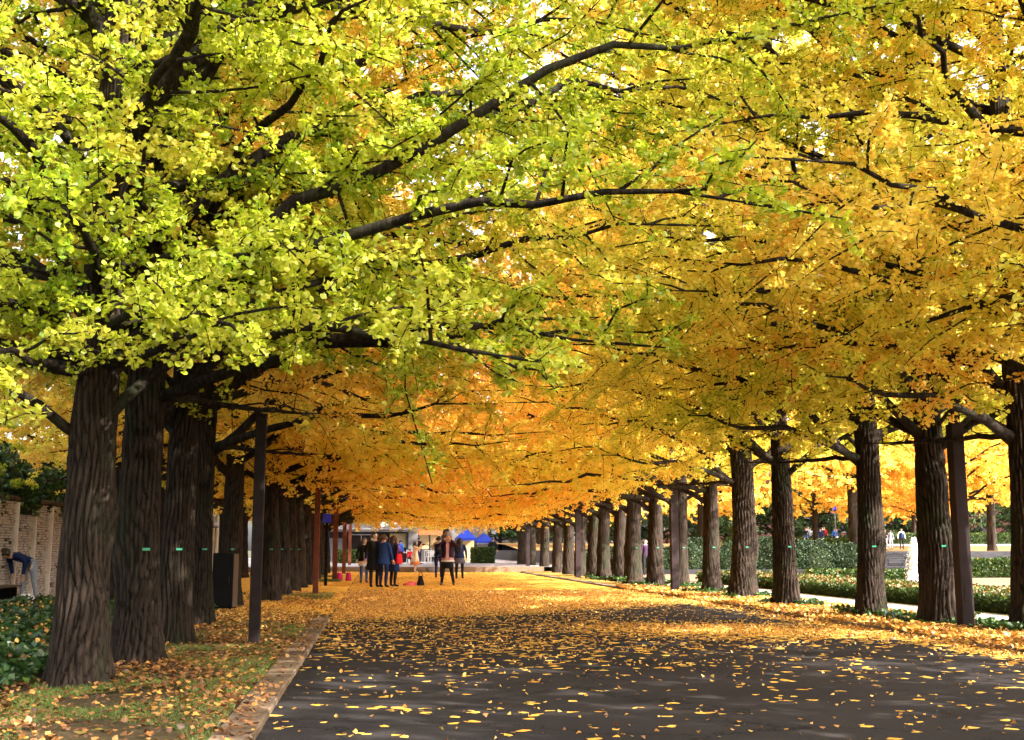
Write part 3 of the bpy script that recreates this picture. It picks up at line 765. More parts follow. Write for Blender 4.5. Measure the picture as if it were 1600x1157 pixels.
def ivy_bed(name, test, n, x0, x1, y0, y1, hgt, size, mat=GREENLEAF, layers=1.0):
    X = rng.uniform(x0, x1, n); Y = rng.uniform(y0, y1, n)
    k = test(X, Y); X = X[k]; Y = Y[k]
    hn = 0.55 + 0.25 * np.sin(X * 2.6 + np.sin(Y * 1.9)) + 0.2 * np.sin(Y * 3.7 + X)
    Z = hgt * hn * (0.55 + 0.45 * rng.uniform(0, 1, len(X))) + 0.03
    P = np.stack([X, Y, Z], -1)
    return scatter(name, P, rng.uniform(size[0], size[1], len(P)), LEAF_LO, mat, 1.0)
ivy_bed('ivy', lambda X, Y: (Y < 22.5) & (X < -2.95 - 0.15 * np.sin(Y * 2)), 60000, -8.6, -2.8, 8.5, 22.6, 0.34, (0.06, 0.11))
ivy_bed('ivy', lambda X, Y: (Y >= 22.5), 6000, -6.1, -3.2, 22.5, 30, 0.3, (0.07, 0.12))
n = 900
P = np.stack([rng.uniform(-8, -3, n), rng.uniform(10, 22, n), rng.uniform(.2, .36, n)], -1)
scatter('ivy_leaf_litter', P, rng.uniform(.04, .065, n), LEAF_MID, LITTER, 1.0)
def right_ivy(X, Y):
    d = np.full_like(X, 9.0)
    for (tx, ty, *_r) in right[1:12]:
        d = np.minimum(d, np.hypot((X - tx - .05) / 1.0, (Y - ty - 0.1) / 1.3))
    return d < 0.50 + 0.32 * np.sin(X * 5 + Y * 3)
ivy_bed('ivy', right_ivy, 30000, 8.2, 9.9, 14, 46, 0.24, (0.06, 0.11))

# ------------------------------------------------------------------ hedges and shrubs
def box_surface(n, sx, sy, h):
    """points on the top and sides of a box centred on the origin"""
    A = [sx * sy, sx * h, sx * h, sy * h, sy * h]; w = np.array(A) / sum(A)
    c = rng.choice(5, n, p=w); u = rng.uniform(-.5, .5, n); v = rng.uniform(0, 1, n)
    P = np.empty((n, 3))
    P[:, 0] = np.where(c == 0, u * sx, np.where(c < 3, u * sx, np.where(c == 3, -sx / 2, sx / 2)))
    P[:, 1] = np.where(c == 0, (v - .5) * sy, np.where(c == 1, -sy / 2, np.where(c == 2, sy / 2, u * sy)))
    P[:, 2] = np.where(c == 0, h, v * h)
    P += rng.normal(size=(n, 3)) * 0.025
    return P
def hedge(x, y, sx, sy, h, label, z=0.0, n=6000, leaf=(0.05, 0.09), litter=0, rotz=0, group=None):
    t = thing('hedge', label, 'hedge', (x, y, z), rotz, group)
    MB().box(-sx / 2 + .03, sx / 2 - .03, -sy / 2 + .03, sy / 2 - .03, -.02, h - .04, 0.05).build('twig_core', M['hedge_core'], t)
    P = box_surface(n, sx, sy, h)
    scatter('foliage', P, rng.uniform(leaf[0], leaf[1], n), LEAF_LO, HEDGELEAF, 0.3, t)
    if litter:
        Q = np.stack([rng.uniform(-sx / 2, sx / 2, litter), rng.uniform(-sy / 2, sy / 2, litter), np.full(litter, h + 0.03)], -1)
        scatter('leaf_litter', Q, rng.uniform(.045, .075, litter), LEAF_LO, BROWNLITTER, 1.0, t)
    return t
hedge(12.85, 22.5, 2.3, 20, 0.33, 'long low clipped hedge topped with fallen leaves along the white garden path', 0, 42000, (.04, .07), 7000)
hedge(13.1, 38.2, 2.2, 9.0, 0.34, 'low clipped hedge beyond the long one, seen between far right trunks', 0, 9000, (.06, .1), 5000)
hedge(19.3, 43.0, 5.6, 0.9, 0.36, 'low green hedge below the slate steps behind the fountain', 0, 5000, (.08, .13), 300)
hedge(27.5, 47.5, 7.5, 1.1, 0.72, 'tall trimmed hedge behind the leafy lawn at the right edge', 0, 9000, (.08, .14), 0)
hedge(35.8, 95, 13, 1.2, 0.9, 'dark clipped hedge on the terrace above the slate steps', 1.1, 6000, (.14, .22), 0)
hedge(60, 113, 16, 1.2, 1.0, 'far hedge behind the strolling person at the right', 1.7, 5000, (.16, .25), 0)
hedge(-1.55, 79, 1.7, 1.2, 0.8, 'dark hedge under the white framed cafe window', .27, 3000, (.08, .14), 0)
hedge(7.25, 78.5, 1.4, 1.4, 0.98, 'rounded green hedge beside the blue tents', .27, 3600, (.08, .14), 0)

def shrub(x, y, rx, ry, h, label, z=0.0, n=5000, leaf=(.09, .15), group=None, mat=SHRUBLEAF):
    t = thing('shrub', label, 'shrub', (x, y, z), 0, group)
    u = rng.uniform(0, 2 * PI, n); v = rng.uniform(0, 1, n) ** 0.6 * PI / 2
    bumpy = 1 + 0.10 * np.sin(u * 3 + x) * np.sin(v * 4) + 0.05 * np.sin(u * 7 + y)
    P = np.stack([rx * np.cos(u) * np.sin(v) * bumpy, ry * np.sin(u) * np.sin(v) * bumpy, h * np.cos(v) ** 0.75 * bumpy], -1) + rng.normal(size=(n, 3)) * 0.04
    P[:, 2] = np.abs(P[:, 2])
    scatter('foliage', P, rng.uniform(leaf[0], leaf[1], n), LEAF_LO, mat, 0.5, t)
    rings = [ell(0, 0, h * .93 * s, rx * .93 * math.sqrt(max(0.02, 1 - s * s)), ry * .93 * math.sqrt(max(0.02, 1 - s * s)), 14) for s in (0, .3, .55, .75, .9, .99)]
    MB().loft(rings).build('twig_core', M['hedge_core'], t, True)
    return t
SH = [(13.6, 57.6, 1.7, 1.3, 1.35), (15.8, 57.2, 1.5, 1.3, 1.6), (17.9, 57.5, 1.7, 1.3, 1.45), (20.0, 57.2, 1.6, 1.3, 1.7), (22.2, 57.5, 1.7, 1.3, 1.5), (24.2, 57.3, 1.4, 1.3, 1.35), (11.6, 58.3, 1.4, 1.2, 1.2)]
for i, (x, y, rx, ry, h) in enumerate(SH):
    shrub(x, y, rx, ry, h, 'dark green clipped shrub, %s from the left in the mound behind the trunks' % ORD[[1, 2, 3, 4, 5, 6, 0][i]], 0, 9000, (.06, .10), group='clipped shrubs before the terrace')
for i, (x, y, rx, h) in enumerate([(29.5, 56.5, 1.2, .8), (32, 55.5, 1.5, .7), (34.5, 57, 1.4, .9)]):
    shrub(x, y, rx, 1.1, h, 'low brownish shrub behind the tall right hedge, %s from the left' % ORD[i], 0, 2500, group='low shrubs at the right')
w = thing('pond_edge', 'low grey stone edging running in front of the shrub mound', 'edging', (18, 55.4, 0))
for i in range(9):
    MB().box(-6.5 + i * 1.45, -6.5 + i * 1.45 + 1.41, -.2, .2, -.02, .22, .015).build('edging_stone', M['slate'], w)
# slate steps behind the fountain
st = thing('slate_steps', 'dark layered slate steps behind the fountain jet', 'steps', (27.4, 59.2, 0))
for i in range(9):
    x = -2.6
    while x < 2.6:
        l = random.uniform(0.7, 1.3); x1 = min(x + l, 2.65)
        MB().box(x, x1 - .012, -.9 + i * .085, .45, i * .12 - .02, i * .12 + .09, .01).build('slate_block', M['slate'], st)
        x = x1
# fountain
ft = thing('fountain', 'white fountain water jet rising left of the very thick trunk', 'fountain', (16.9, 35.0, 0))
MB().loft([ell(0, 0, -.02, .9, .9, 28), ell(0, 0, .10, .9, .9, 28), ell(0, 0, .11, .8, .8, 28), ell(0, 0, .04, .78, .78, 28)]).build('basin', M['pool'], ft)
g2 = np.random.default_rng(5)
mbw = MB()
rings = []
for i in range(22):
    s = i / 21; z = 0.05 + 1.5 * s; r = 0.24 * (1 - s) ** 0.7 + 0.035
    rings.append([(math.cos(2 * PI * k / 14) * r * (1 + g2.normal() * .16), math.sin(2 * PI * k / 14) * r * (1 + g2.normal() * .16), z + g2.normal() * .02) for k in range(14)])
mbw.loft(rings); mbw.build('water_jet', M['water'], ft, True)
n = 1400
zz = g2.uniform(0, 1, n); aa = g2.uniform(0, 6.28, n); rr = (0.30 * (1 - zz) ** .7 + .05) * (0.8 + .45 * g2.uniform(0, 1, n))
P = np.stack([np.cos(aa) * rr, np.sin(aa) * rr, .05 + 1.52 * zz], -1)
V, F = leaves_np(P, g2.uniform(.012, .035, n), LEAF_LO, g2, 0.1, 0)
link('spray_drops', mesh_np('spray_drops', V, F, M['water']), ft, kind='stuff')

# ------------------------------------------------------------------ stone wall on the left
sw = thing('stone_wall', 'long wall of thin stacked stones with pale vertical buttresses at the left', 'wall', (-8.2, 20, 0))
MB().box(-.3, 0.0, -4, 42, -.05, 2.3).build('wall_core', M['mortar'], sw)
V = []; mbs = MB(); random.seed(12)
for c in range(38):
    z0 = c * .06; y = -3.0 + random.uniform(0, .2)
    while y < 22:
        l = random.uniform(.12, .34)
        if random.random() < .96: mbs.box(0, random.uniform(.02, .075), y, y + l - .008, z0 + .004, z0 + .06 - random.uniform(.002, .014))
        y += l
mbs.build('stacked_stones', M['stone'], sw, kind='stuff')
fin = MB().box(0, .13, -.03, .03, -.03, 2.26, .01).mesh('buttress', M['fin'])
for i in range(28):
    o = link('buttress', fin, sw); o.location = (0.005, 0.92 + 1.42 * i - 1.42 * 2 + 5.3, 0)
mbs = MB().box(-.36, .1, -4, 42, 2.302, 2.40, .02); mbs.build('coping', M['mortar'], sw)
# shrubs growing over the wall
for i in range(9):
    shrub(-9.1 - .3 * (i % 2), 24.5 + i * 1.9, 1.2, 1.1, 1.0 + .5 * ((i * 7) % 3) / 2, 'leafy shrub growing over the stone wall, %s from the left edge' % ORD[i], 2.0, 2600, (.08, .15),
          'shrubs along the top of the stone wall', GREENLEAF if i % 3 else HEDGELEAF)
b = thing('bench', 'dark wooden bench against the stone wall at the left edge', 'bench', (-7.8, 25.7, 0))
for k in range(3): MB().box(-.22 + k * .15, -.09 + k * .15, -.85, .85, .40, .44, .006).build('seat_slat', M['wood'], b)
for yy in (-.6, .6): MB().box(-.17, .17, yy - .05, yy + .05, 0, .40, .01).build('leg', M['black'], b)

# ------------------------------------------------------------------ posts, sign, cabinet
def post(x, y, w, h, mat, label, group, upper=0.0):
    t = thing('post', label, 'post', (x, y, 0), 0.0, group)
    MB().box(-w / 2 - .05, w / 2 + .05, -w / 2 - .05, w / 2 + .05, -.02, .035, .006).build('base_plate', mat, t)
    for a in (-1, 1):
        for b in (-1, 1): MB().tube([(a * (w / 2 + .028), b * (w / 2 + .028), .03), (a * (w / 2 + .028), b * (w / 2 + .028), .055)], .012, 6).build('bolt', mat, t)
    MB().box(-w / 2, w / 2, -w / 2, w / 2, .035, h, .008).build('shaft', mat, t)
    MB().box(-w * .22, w * .22, -w / 2 - .006, -w / 2 + .004, .45, .68, .002).build('access_door', mat, t)
    if upper:
        MB().box(-w * .34, w * .34, -w * .34, w * .34, h, h + upper, .006).build('upper_shaft', mat, t)
        MB().box(-.3, .12, -.12, .12, h + upper, h + upper + .1, .02).build('lamp_head', mat, t)
    else:
        MB().box(-w / 2 - .006, w / 2 + .006, -w / 2 - .006, w / 2 + .006, h, h + .02, .003).build('cap', mat, t)
PL = 'square steel posts along the left verge'; PR = 'square steel posts along the right kerb'
post(-1.47, 15.0, .135, 2.9, M['darkpost'], 'dark brown square post nearest the camera on the left verge', PL)
post(-1.45, 29.8, .14, 2.9, M['rustpost'], 'rusty red square post in a grass patch left of the blue sign', PL)
post(-1.44, 43.6, .18, 2.9, M['rustpost'], 'third rusty post back on the left, beside the pink bags', PL)
post(-1.46, 57.5, .18, 2.9, M['rustpost'], 'fourth rusty post back on the left, before the cafe hedge', PL)
post(-1.46, 70.5, .18, 2.9, M['rustpost'], 'farthest rusty post on the left, on the cafe plaza', PL)
post(8.6, 16.3, .19, 3.05, M['plumpost'], 'plum brown square post nearest the camera on the right, beside the very thick trunk', PR, 1.8)
post(8.42, 32.2, .21, 3.3, M['plumpost'], 'second plum brown post back on the right, before the dark shrubs', PR, 1.8)
post(8.45, 48.1, .21, 3.3, M['plumpost'], 'third brown post back on the right among the far trunks', PR, 1.5)
post(8.5, 64.5, .21, 3.3, M['plumpost'], 'farthest brown post on the right, before the plaza', PR, 1.5)
t = thing('blue_sign', 'small square blue sign on a thin black pole at the left of the avenue', 'sign', (-1.6, 39.6, 0))
MB().tube([(0, 0, -.02), (0, 0, 2.05)], .055, 10).build('pole', M['black'], t)
MB().box(-.04, .04, -.03, .03, 2.0, 2.15).build('bracket', M['black'], t)
MB().box(-.14, .14, -.06, -.035, 2.08, 2.38, .006).build('panel', M['blue_sign'], t)
t = thing('cabinet', 'black upright metal cabinet with its lit side coloured brown between the left trunks', 'cabinet', (-2.88, 23.3, 0), -0.12)
MB().box(-.2, .2, -.2, .2, .08, 1.13, .012).build('body', M['black'], t)
MB().box(-.18, .18, -.215, -.202, .12, 1.09, .004).build('door', M['black'], t)
MB().box(.202, .212, -.19, .19, .1, 1.11, .002).build('lit_side', M['wood'], t)  # sunlit look of the right side put in as a brown panel
MB().box(.12, .145, -.235, -.216, .55, .68, .003).build('handle', M['darkpost'], t)
for sx in (-.15, .15): MB().box(sx - .03, sx + .03, -.16, .16, -.02, .08).build('foot', M['black'], t)

# ------------------------------------------------------------------ cafe and plaza
cf = thing('cafe_building', 'low cafe building with flat canopy and concrete pillar at the end of the avenue', 'building', (0, 84, .27))
MB().box(-3.6, 2.3, .5, 9, 0, 2.2).build('wall', M['darkwall'], cf)
MB().box(-3.7, 2.6, -2.2, 9, 2.2, 2.36, .02).build('canopy', M['palecon'], cf)
MB().box(-3.7, 2.6, -2.26, -2.202, 2.13, 2.3).build('fascia', M['darkwall'], cf)
w = MB().box(-1.75, -.15, .42, .498, .6, 2.0).build('window', M['white'], cf)
MB().box(-1.66, -.98, .40, .418, .68, 1.93).build('pane', M['glass'], w)
MB().box(-.92, -.24, .40, .418, .68, 1.93).build('pane', M['glass'], w)
w = MB().box(-.05, .95, .44, .498, .0, 2.0).build('doorway', M['glass'], cf)
w = MB().box(1.08, 2.22, -.2, -.1, 1.05, 2.05).build('notice_board', M['yellow'], cf)
MB().box(1.15, 2.15, -.225, -.202, 1.12, 1.98).build('sheet', M['poster'], w)
MB().box(2.35, 3.05, -1.2, 1.5, -.02, 3.6, .03).build('pillar', M['concrete'], cf)
MB().box(3.06, 3.85, -1.0, 1.5, 2.5, 3.3, .02).build('concrete_box', M['palecon'], cf)
MB().box(-3.4, -2.1, -.4, .48, 0, 1.7).build('side_wall', M['palecon'], cf)
V = [(.2, -1.8, 2.45), (2.33, -1.8, 2.75), (2.33, 2.5, 3.1), (.2, 2.5, 2.8), (.2, -1.8, 2.52), (2.33, -1.8, 2.82), (2.33, 2.5, 3.17), (.2, 2.5, 2.87)]
MB().add(V, [(0, 3, 2, 1), (4, 5, 6, 7), (0, 1, 5, 4), (1, 2, 6, 5), (2, 3, 7, 6), (3, 0, 4, 7)]).build('sloping_roof', M['roof'], cf)
MB().box(-3, 9, 9, 20, 0, 6.5).build('upper_block', M['palecon'], cf)
for i in range(4):
    MB().box(-2.2 + i * 2.9, -.6 + i * 2.9, 8.93, 8.99, 4.2, 5.6).build('window', M['glass'], cf)
sv = thing('food_stall', 'open food stall with orange banner and cream walls right of the cafe pillar', 'stall', (4.1, 88, .27))
MB().box(-.85, .95, -.9, -.84, 2.0, 2.42).build('banner', M['banner'], sv)
MB().box(-.9, 1.0, 1.6, 1.7, 0, 2.3).build('back_wall', M['cream_wall'], sv)
for x in (-.85, -.0, .92): MB().box(x - .06, x + .06, -.82, -.7, 0, 2.4).build('stall_post', M['black'], sv)
MB().add([(-.3, -1, 2.44), (1.1, -1, 2.44), (1.1, 1.8, 2.44), (-.3, 1.8, 2.44), (-.3, -.9, 3.1), (-.3, 1.7, 3.1)], [(0, 3, 2, 1), (0, 1, 4), (1, 2, 5, 4), (2, 3, 5), (3, 0, 4, 5)]).build('awning', M['darkgreen'], sv)
MB().box(-.8, .9, -.6, -.1, .0, .95).build('counter', M['darkwall'], sv)
def tent(x, y, w, h, label, back):
    t = thing('blue_tent', label, 'tent', (x, y, .27), 0, 'blue event tents on the plaza')
    s = w / 2; z = h * .74
    MB().add([(-s, -s, z), (s, -s, z), (s, s, z), (-s, s, z), (-s * .12, -s * .12, h), (s * .12, -s * .12, h), (s * .12, s * .12, h), (-s * .12, s * .12, h)],
             [(0, 1, 5, 4), (1, 2, 6, 5), (2, 3, 7, 6), (3, 0, 4, 7), (4, 5, 6, 7)]).build('roof', M['tent'], t)
    for (a, b) in ((-1, -1), (1, -1), (1, 1), (-1, 1)): 
        MB().box(a * s * .97 - .03, a * s * .97 + .03, b * s * .97 - .03, b * s * .97 + .03, 0, z).build('pole', M['black'], t)
    MB().box(-s, s, -s - .01, -s, z - .18, z).build('valance', M['tent'], t)
    if back: MB().box(-s * .9, s * .9, s * .8, s * .82, 0, z - .1).build('back_sheet', M['cream_wall'], t)
tent(6.7, 86, 1.5, 2.35, 'blue tent with dark poles and cream back beside the rounded hedge', True)
tent(8.6, 92, 1.5, 2.15, 'smaller blue tent partly behind the right standing figure', False)
def table_set(x, y, label):
    t = thing('cafe_table', label, 'table', (x, y, .27), 0, 'white tables on the plaza')
    MB().box(-.38, .38, -.35, .35, .70, .73, .01).build('table_top', M['white'], t)
    for a in (-.32, .32):
        for b in (-.3, .3): MB().tube([(a * .9, b * .9, .70), (a, b, 0)], .022, 6).build('leg', M['white'], t)
def chair(x, y, rz, label):
    t = thing('cafe_chair', label, 'chair', (x, y, .27), rz, 'white cafe chairs on the plaza')
    MB().box(-.21, .21, -.2, .2, .43, .46, .01).build('seat', M['white'], t)
    bk = MB()
    for a in (-.18, -.06, .06, .18): bk.box(a - .02, a + .02, .19, .21, .46, .86)
    bk.box(-.21, .21, .185, .215, .82, .88); bk.build('backrest', M['white'], t)
    for a in (-.19, .19):
        for b in (-.18, .18): MB().box(a - .016, a + .016, b - .016, b + .016, 0, .43).build('leg', M['white'], t)
table_set(3.75, 75.2, 'white table in front of the food stall, behind the backpacked man')
table_set(2.05, 80.6, 'white table behind the child in red')
table_set(6.0, 80.5, 'white table before the blue tent')
for (x, y, r, lb) in [(3.4, 74.5, 3.0, 'white chair left before the stall table'), (4.1, 74.6, 3.3, 'white chair right before the stall table'), (3.7, 76.2, .1, 'white chair tucked behind the stall table'),
                      (2.45, 79.7, 2.6, 'white chair beside the child in red'), (5.8, 79.6, 3.1, 'white chair before the tent table'), (6.5, 80.4, 1.6, 'white chair right of the tent table')]:
    chair(x, y, r, lb)
t = thing('planter', 'pale bowl shaped planter on the leaf carpet behind the backpacked man', 'planter', (2.95, 63.2 - 2.2, 0))
MB().loft([ell(0, 0, 0, .18, .14), ell(0, 0, .12, .27, .2), ell(0, 0, .28, .33, .25), ell(0, 0, .29, .29, .21), ell(0, 0, .2, .26, .18)]).build('bowl', M['palecon'], t, True)
MB().box(-.2, .2, -.14, .14, .19, .24, .02).build('soil', M['earth'], t)
# brick building far behind the garden
bb = thing('brick_building', 'long red brick building far behind the garden trees', 'building', (72, 150, 2))
MB().box(-38, 40, 0, 12, -1, 9).build('wall', M['brick'], bb)
MB().box(-38.5, 40.5, -.6, 12.5, 9.01, 9.7).build('roof', M['concrete'], bb)
for fl in range(2):
    for i in range(18):
        w = MB().box(-36 + i * 4.2, -34 + i * 4.2, -.06, -.01, 1.4 + fl * 4, 3.4 + fl * 4).build('window', M['concrete'], bb)
        MB().box(-35.9 + i * 4.2, -34.1 + i * 4.2, -.085, -.062, 1.5 + fl * 4, 3.3 + fl * 4).build('pane', M['glass'], w)
bb = thing('grey_building', 'plain grey building beyond the trees behind the plaza and shrubs', 'building', (14, 140, 0))
MB().box(-22, 20, 0, 12, -1, 9).build('wall', M['palecon'], bb)
MB().box(-22.4, 20.4, -.5, 12.5, 9.01, 9.6).build('roof', M['concrete'], bb)
for i in range(9): 
    MB().box(-20 + i * 4.4, -17.6 + i * 4.4, -.05, -.01, 2.2, 4.6).build('window', M['glass'], bb)
t = thing('garden_sign', 'dark blue triangular sign among leaves beyond the forked right ginkgo', 'sign', (42.6, 104, 1.5))
MB().tube([(0, 0, -.1), (0, 0, 3.3)], .06, 8).build('pole', M['palecon'], t)
MB().add([(-.42, -.06, 3.0), (.42, -.06, 3.0), (0.05, -.06, 3.95), (-.42, -.02, 3.0), (.42, -.02, 3.0), (.05, -.02, 3.95)], [(0, 1, 2), (3, 5, 4), (0, 3, 4, 1), (1, 4, 5, 2), (2, 5, 3, 0)]).build('panel', M['blue_sign'], t)

# ------------------------------------------------------------------ people
PM = {}
def cloth(c, rough=0.85):
    k = tuple(round(x, 3) for x in c)
    if k not in PM: PM[k] = simple('cloth', c, tuple(x * .72 for x in c), 14, rough, 0.15)
    return PM[k]
SKIN = simple('skin', (0.62, 0.40, 0.30), (0.54, 0.33, 0.24), 8, 0.6)
HAIRB = simple('dark_hair', (0.02, 0.015, 0.012), (0.01, 0.008, 0.007), 30, 0.45)
HAIRR = simple('reddish_brown_hair', (0.07, 0.025, 0.015), (0.04, 0.015, 0.01), 30, 0.45)
HAIRF = simple('light_brown_hair', (0.28, 0.16, 0.08), (0.2, 0.1, 0.05), 30, 0.45)
EYE = simple('eye', (0.02, 0.015, 0.01), None, 3, 0.2)
LIP = simple('lips', (0.45, 0.13, 0.12), None, 3, 0.4)
todo = []

def person(x, y, rz, h, label, top, legs, shoes, z=0.0, arms=None, feet=None, hair=None, hairlen=0, coat=None, group=None, bend=0.0, face=True,
           sit=False, knees=None, sleeve=None, hand_detail=True, bare_legs=False):
    """rz=0 faces the camera side (-Y).  arms = ((elbow, wrist) left, right) ; coat = (z_hem, hem_rx, colour, z_top, hem band colour)"""
    t = thing('person', label, 'person', (x, y, z), rz, group)
    s = h / 1.65
    t.scale = (s * 1.14, s * 1.12, s)
    hipz = 0.92 if not sit else 0.46
    def bd(p):   # bend the upper body forward about the hips
        if not bend: return Vector(p)
        v = Vector(p) - Vector((0, 0, hipz)); c, sn = math.cos(bend), math.sin(bend)
        return Vector((v.x, v.y * c - v.z * sn, v.z * c + v.y * sn)) + Vector((0, 0, hipz))
    dz = hipz - 0.92
    V = []; R = []; E = []; Z = []
    def add(p, r, par, zone, raw=False):
        V.append(Vector(p) if raw else bd((p[0], p[1], p[2] + dz))); R.append(r if isinstance(r, tuple) else (r, r)); Z.append(zone)
        if par is not None: E.append((par, len(V) - 1))
        return len(V) - 1
    pel = add((0, 0, .92), (.125, .105), None, 'top')
    wa = add((0, -.005, 1.06), (.112, .09), pel, 'top')
    ch = add((0, 0, 1.24), (.140, .105), wa, 'top')
    sh = add((0, .005, 1.36), (.09, .075), ch, 'top')
    nk = add((0, 0, 1.44), (.046, .046), sh, 'skin')
    jw = add((0, -.012, 1.50), (.070, .078), nk, 'skin')
    hd = add((0, -.002, 1.565), (.086, .102), jw, 'skin')
    tp = add((0, .006, 1.62), (.066, .08), hd, 'skin')
    arms = arms or (((.235, .01, 1.10), (.25, -.03, .86)), ((-.235, .01, 1.10), (-.25, -.03, .86)))
    for si, (el, wr) in zip((1, -1), arms):
        so = add((si * .165, .01, 1.345), (.066, .066), sh, 'sleeve')
        ee = add(el, (.050, .050), so, 'sleeve')
        ww = add(wr, (.034, .034), ee, 'sleeve')
        d = (Vector(wr) - Vector(el)).normalized()
        pa = add(Vector(wr) + d * .055, (.034, .022), ww, 'skin')
        if hand_detail:
            perp = d.cross(Vector((0, 1, 0))); perp = perp.normalized() if perp.length > .1 else Vector((1, 0, 0))
            for j, (off, ln) in enumerate(((-.026, .062), (-.009, .074), (.009, .070), (.026, .055))):
                k1 = add(Vector(wr) + d * .095 + perp * off, .0095, pa, 'skin')
                k2 = add(Vector(wr) + d * (.095 + ln * .6) + perp * off * 1.1 + Vector((0, -.010, 0)), .0085, k1, 'skin')
                add(Vector(wr) + d * (.09 + ln * .95) + perp * off * 1.1 + Vector((0, -.028, 0)), .0075, k2, 'skin')
            k1 = add(Vector(wr) + d * .06 - perp * .042 + Vector((0, -.012, 0)), .011, pa, 'skin')
            add(Vector(wr) + d * .095 - perp * .058 + Vector((0, -.02, 0)), .009, k1, 'skin')
    feet = feet or ((.09, 0.0), (-.09, 0.0))
    for q, (si, ft_) in enumerate(zip((1, -1), feet)):
        fx, fy = ft_[0], ft_[1]; tz = ft_[2] if len(ft_) > 2 else 0.0
        hp = add((si * .085, 0, hipz - .06), (.082, .09), pel, 'legs', True)
        kn = knees[q] if knees else ((si * .085 + fx) / 2 + si * .005, (fy) / 2 - .025, .49 + tz * .5)
        kk = add(kn, (.056, .06), hp, 'legs', True)
        cf_ = add(((kn[0] * .6 + fx * .4), (kn[1] * .6 + fy * .4) + .012, kn[2] * .6 + (.085 + tz) * .4), (.050, .055), kk, 'legs', True)
        an = add((fx, fy + .012, .09 + tz), (.034, .04), cf_, 'legs', True)
        he = add((fx, fy + .0, .045 + tz), (.038, .045), an, 'shoes', True)
        add((fx + si * .02, fy - .125, .032 + tz * .9), (.036, .03), he, 'shoes', True)
    me = bpy.data.meshes.new('body'); me.from_pydata([tuple(v) for v in V], E, [])
    o = link('body', me, t)
    sk = o.modifiers.new('skin', 'SKIN')
    sv_ = me.skin_vertices[0].data
    for i, r in enumerate(R): sv_[i].radius = r
    sv_[0].use_root = True
    sk.use_smooth_shade = True
    sb = o.modifiers.new('sub', 'SUBSURF'); sb.levels = 1; sb.render_levels = 1
    zones = {'top': top, 'sleeve': sleeve or top, 'skin': SKIN, 'legs': legs, 'shoes': shoes}
    if bare_legs: zones['legs'] = SKIN
    todo.append((o, V, E, Z, zones))
    H0 = bd((0, 0, 1.565 + dz))
    hs = Vector((0, 0, 0))
    def hpos(p): return bd((p[0], p[1], p[2] + dz))
    if face:
        for si in (-1, 1):
            c = hpos((si * .030, -.101, 1.568))
            MB().loft([ell(c.x, c.y - .003, c.z - .007, .006, .004, 6), ell(c.x, c.y - .004, c.z, .011, .006, 6), ell(c.x, c.y - .003, c.z + .007, .006, .004, 6)]).build('eye', EYE, t, True)
            c = hpos((si * .094, .008, 1.555))
            MB().loft([ell(c.x, c.y, c.z - .03, .006, .01, 6), ell(c.x, c.y, c.z, .011, .02, 6), ell(c.x, c.y, c.z + .03, .006, .013, 6)]).build('ear', SKIN, t, True)
        c = hpos((0, -.10, 1.54))
        MB().add([(c.x - .015, c.y + .01, c.z - .008), (c.x + .015, c.y + .01, c.z - .008), (c.x, c.y - .02, c.z - .004), (c.x, c.y + .012, c.z + .045)], [(0, 1, 2), (0, 2, 3), (2, 1, 3)]).build('nose', SKIN, t, True)
        c = hpos((0, -.088, 1.505))
        MB().loft([ell(c.x, c.y, c.z - .006, .012, .008, 8), ell(c.x, c.y - .002, c.z, .022, .010, 8), ell(c.x, c.y, c.z + .006, .012, .008, 8)]).build('mouth', LIP, t, True)
    if hair:
        mb = MB(); rings = []
        for i in range(9):
            v = i / 8; zz = 1.675 - v * (.185 if hairlen == 0 else .17)
            r = math.sin(min(1, .12 + v * 1.25) * PI / 2)
            ring = []
            for k in range(16):
                a = 2 * PI * k / 16; cx = math.cos(a) * .106 * r; cy = math.sin(a) * .120 * r + .008
                if zz < 1.605 and cy < -.035: cy = -.035 - .012 * abs(math.cos(a * 1)); cx *= 1.0
                ring.append(tuple(hpos((cx, cy, zz))))
            rings.append(ring)
        mb.loft(rings)
        if hairlen:
            rr = []
            for i in range(8):
                v = i / 7; zz = 1.60 - v * hairlen
                w_ = .096 + .035 * math.sin(v * PI * .8) - .03 * v
                y0 = .045 + .05 * math.sin(min(1, v * 2.0) * PI / 2)
                rr.append([tuple(hpos((p[0], p[1], p[2]))) for p in ell(0, y0, zz, w_, .055 - .02 * v, 14, .05, 5, v * 2)])
            mb.loft(rr)
            for si in (-1, 1):
                rr = []
                for i in range(6):
                    v = i / 5; zz = 1.58 - v * min(hairlen, .36)
                    rr.append([tuple(hpos(p)) for p in ell(si * (.082 + .02 * v), -.01 - .045 * v, zz, .026 - .010 * v, .045 - .02 * v, 8)])
                mb.loft(rr)
        mb.build('hair', hair, t, True)
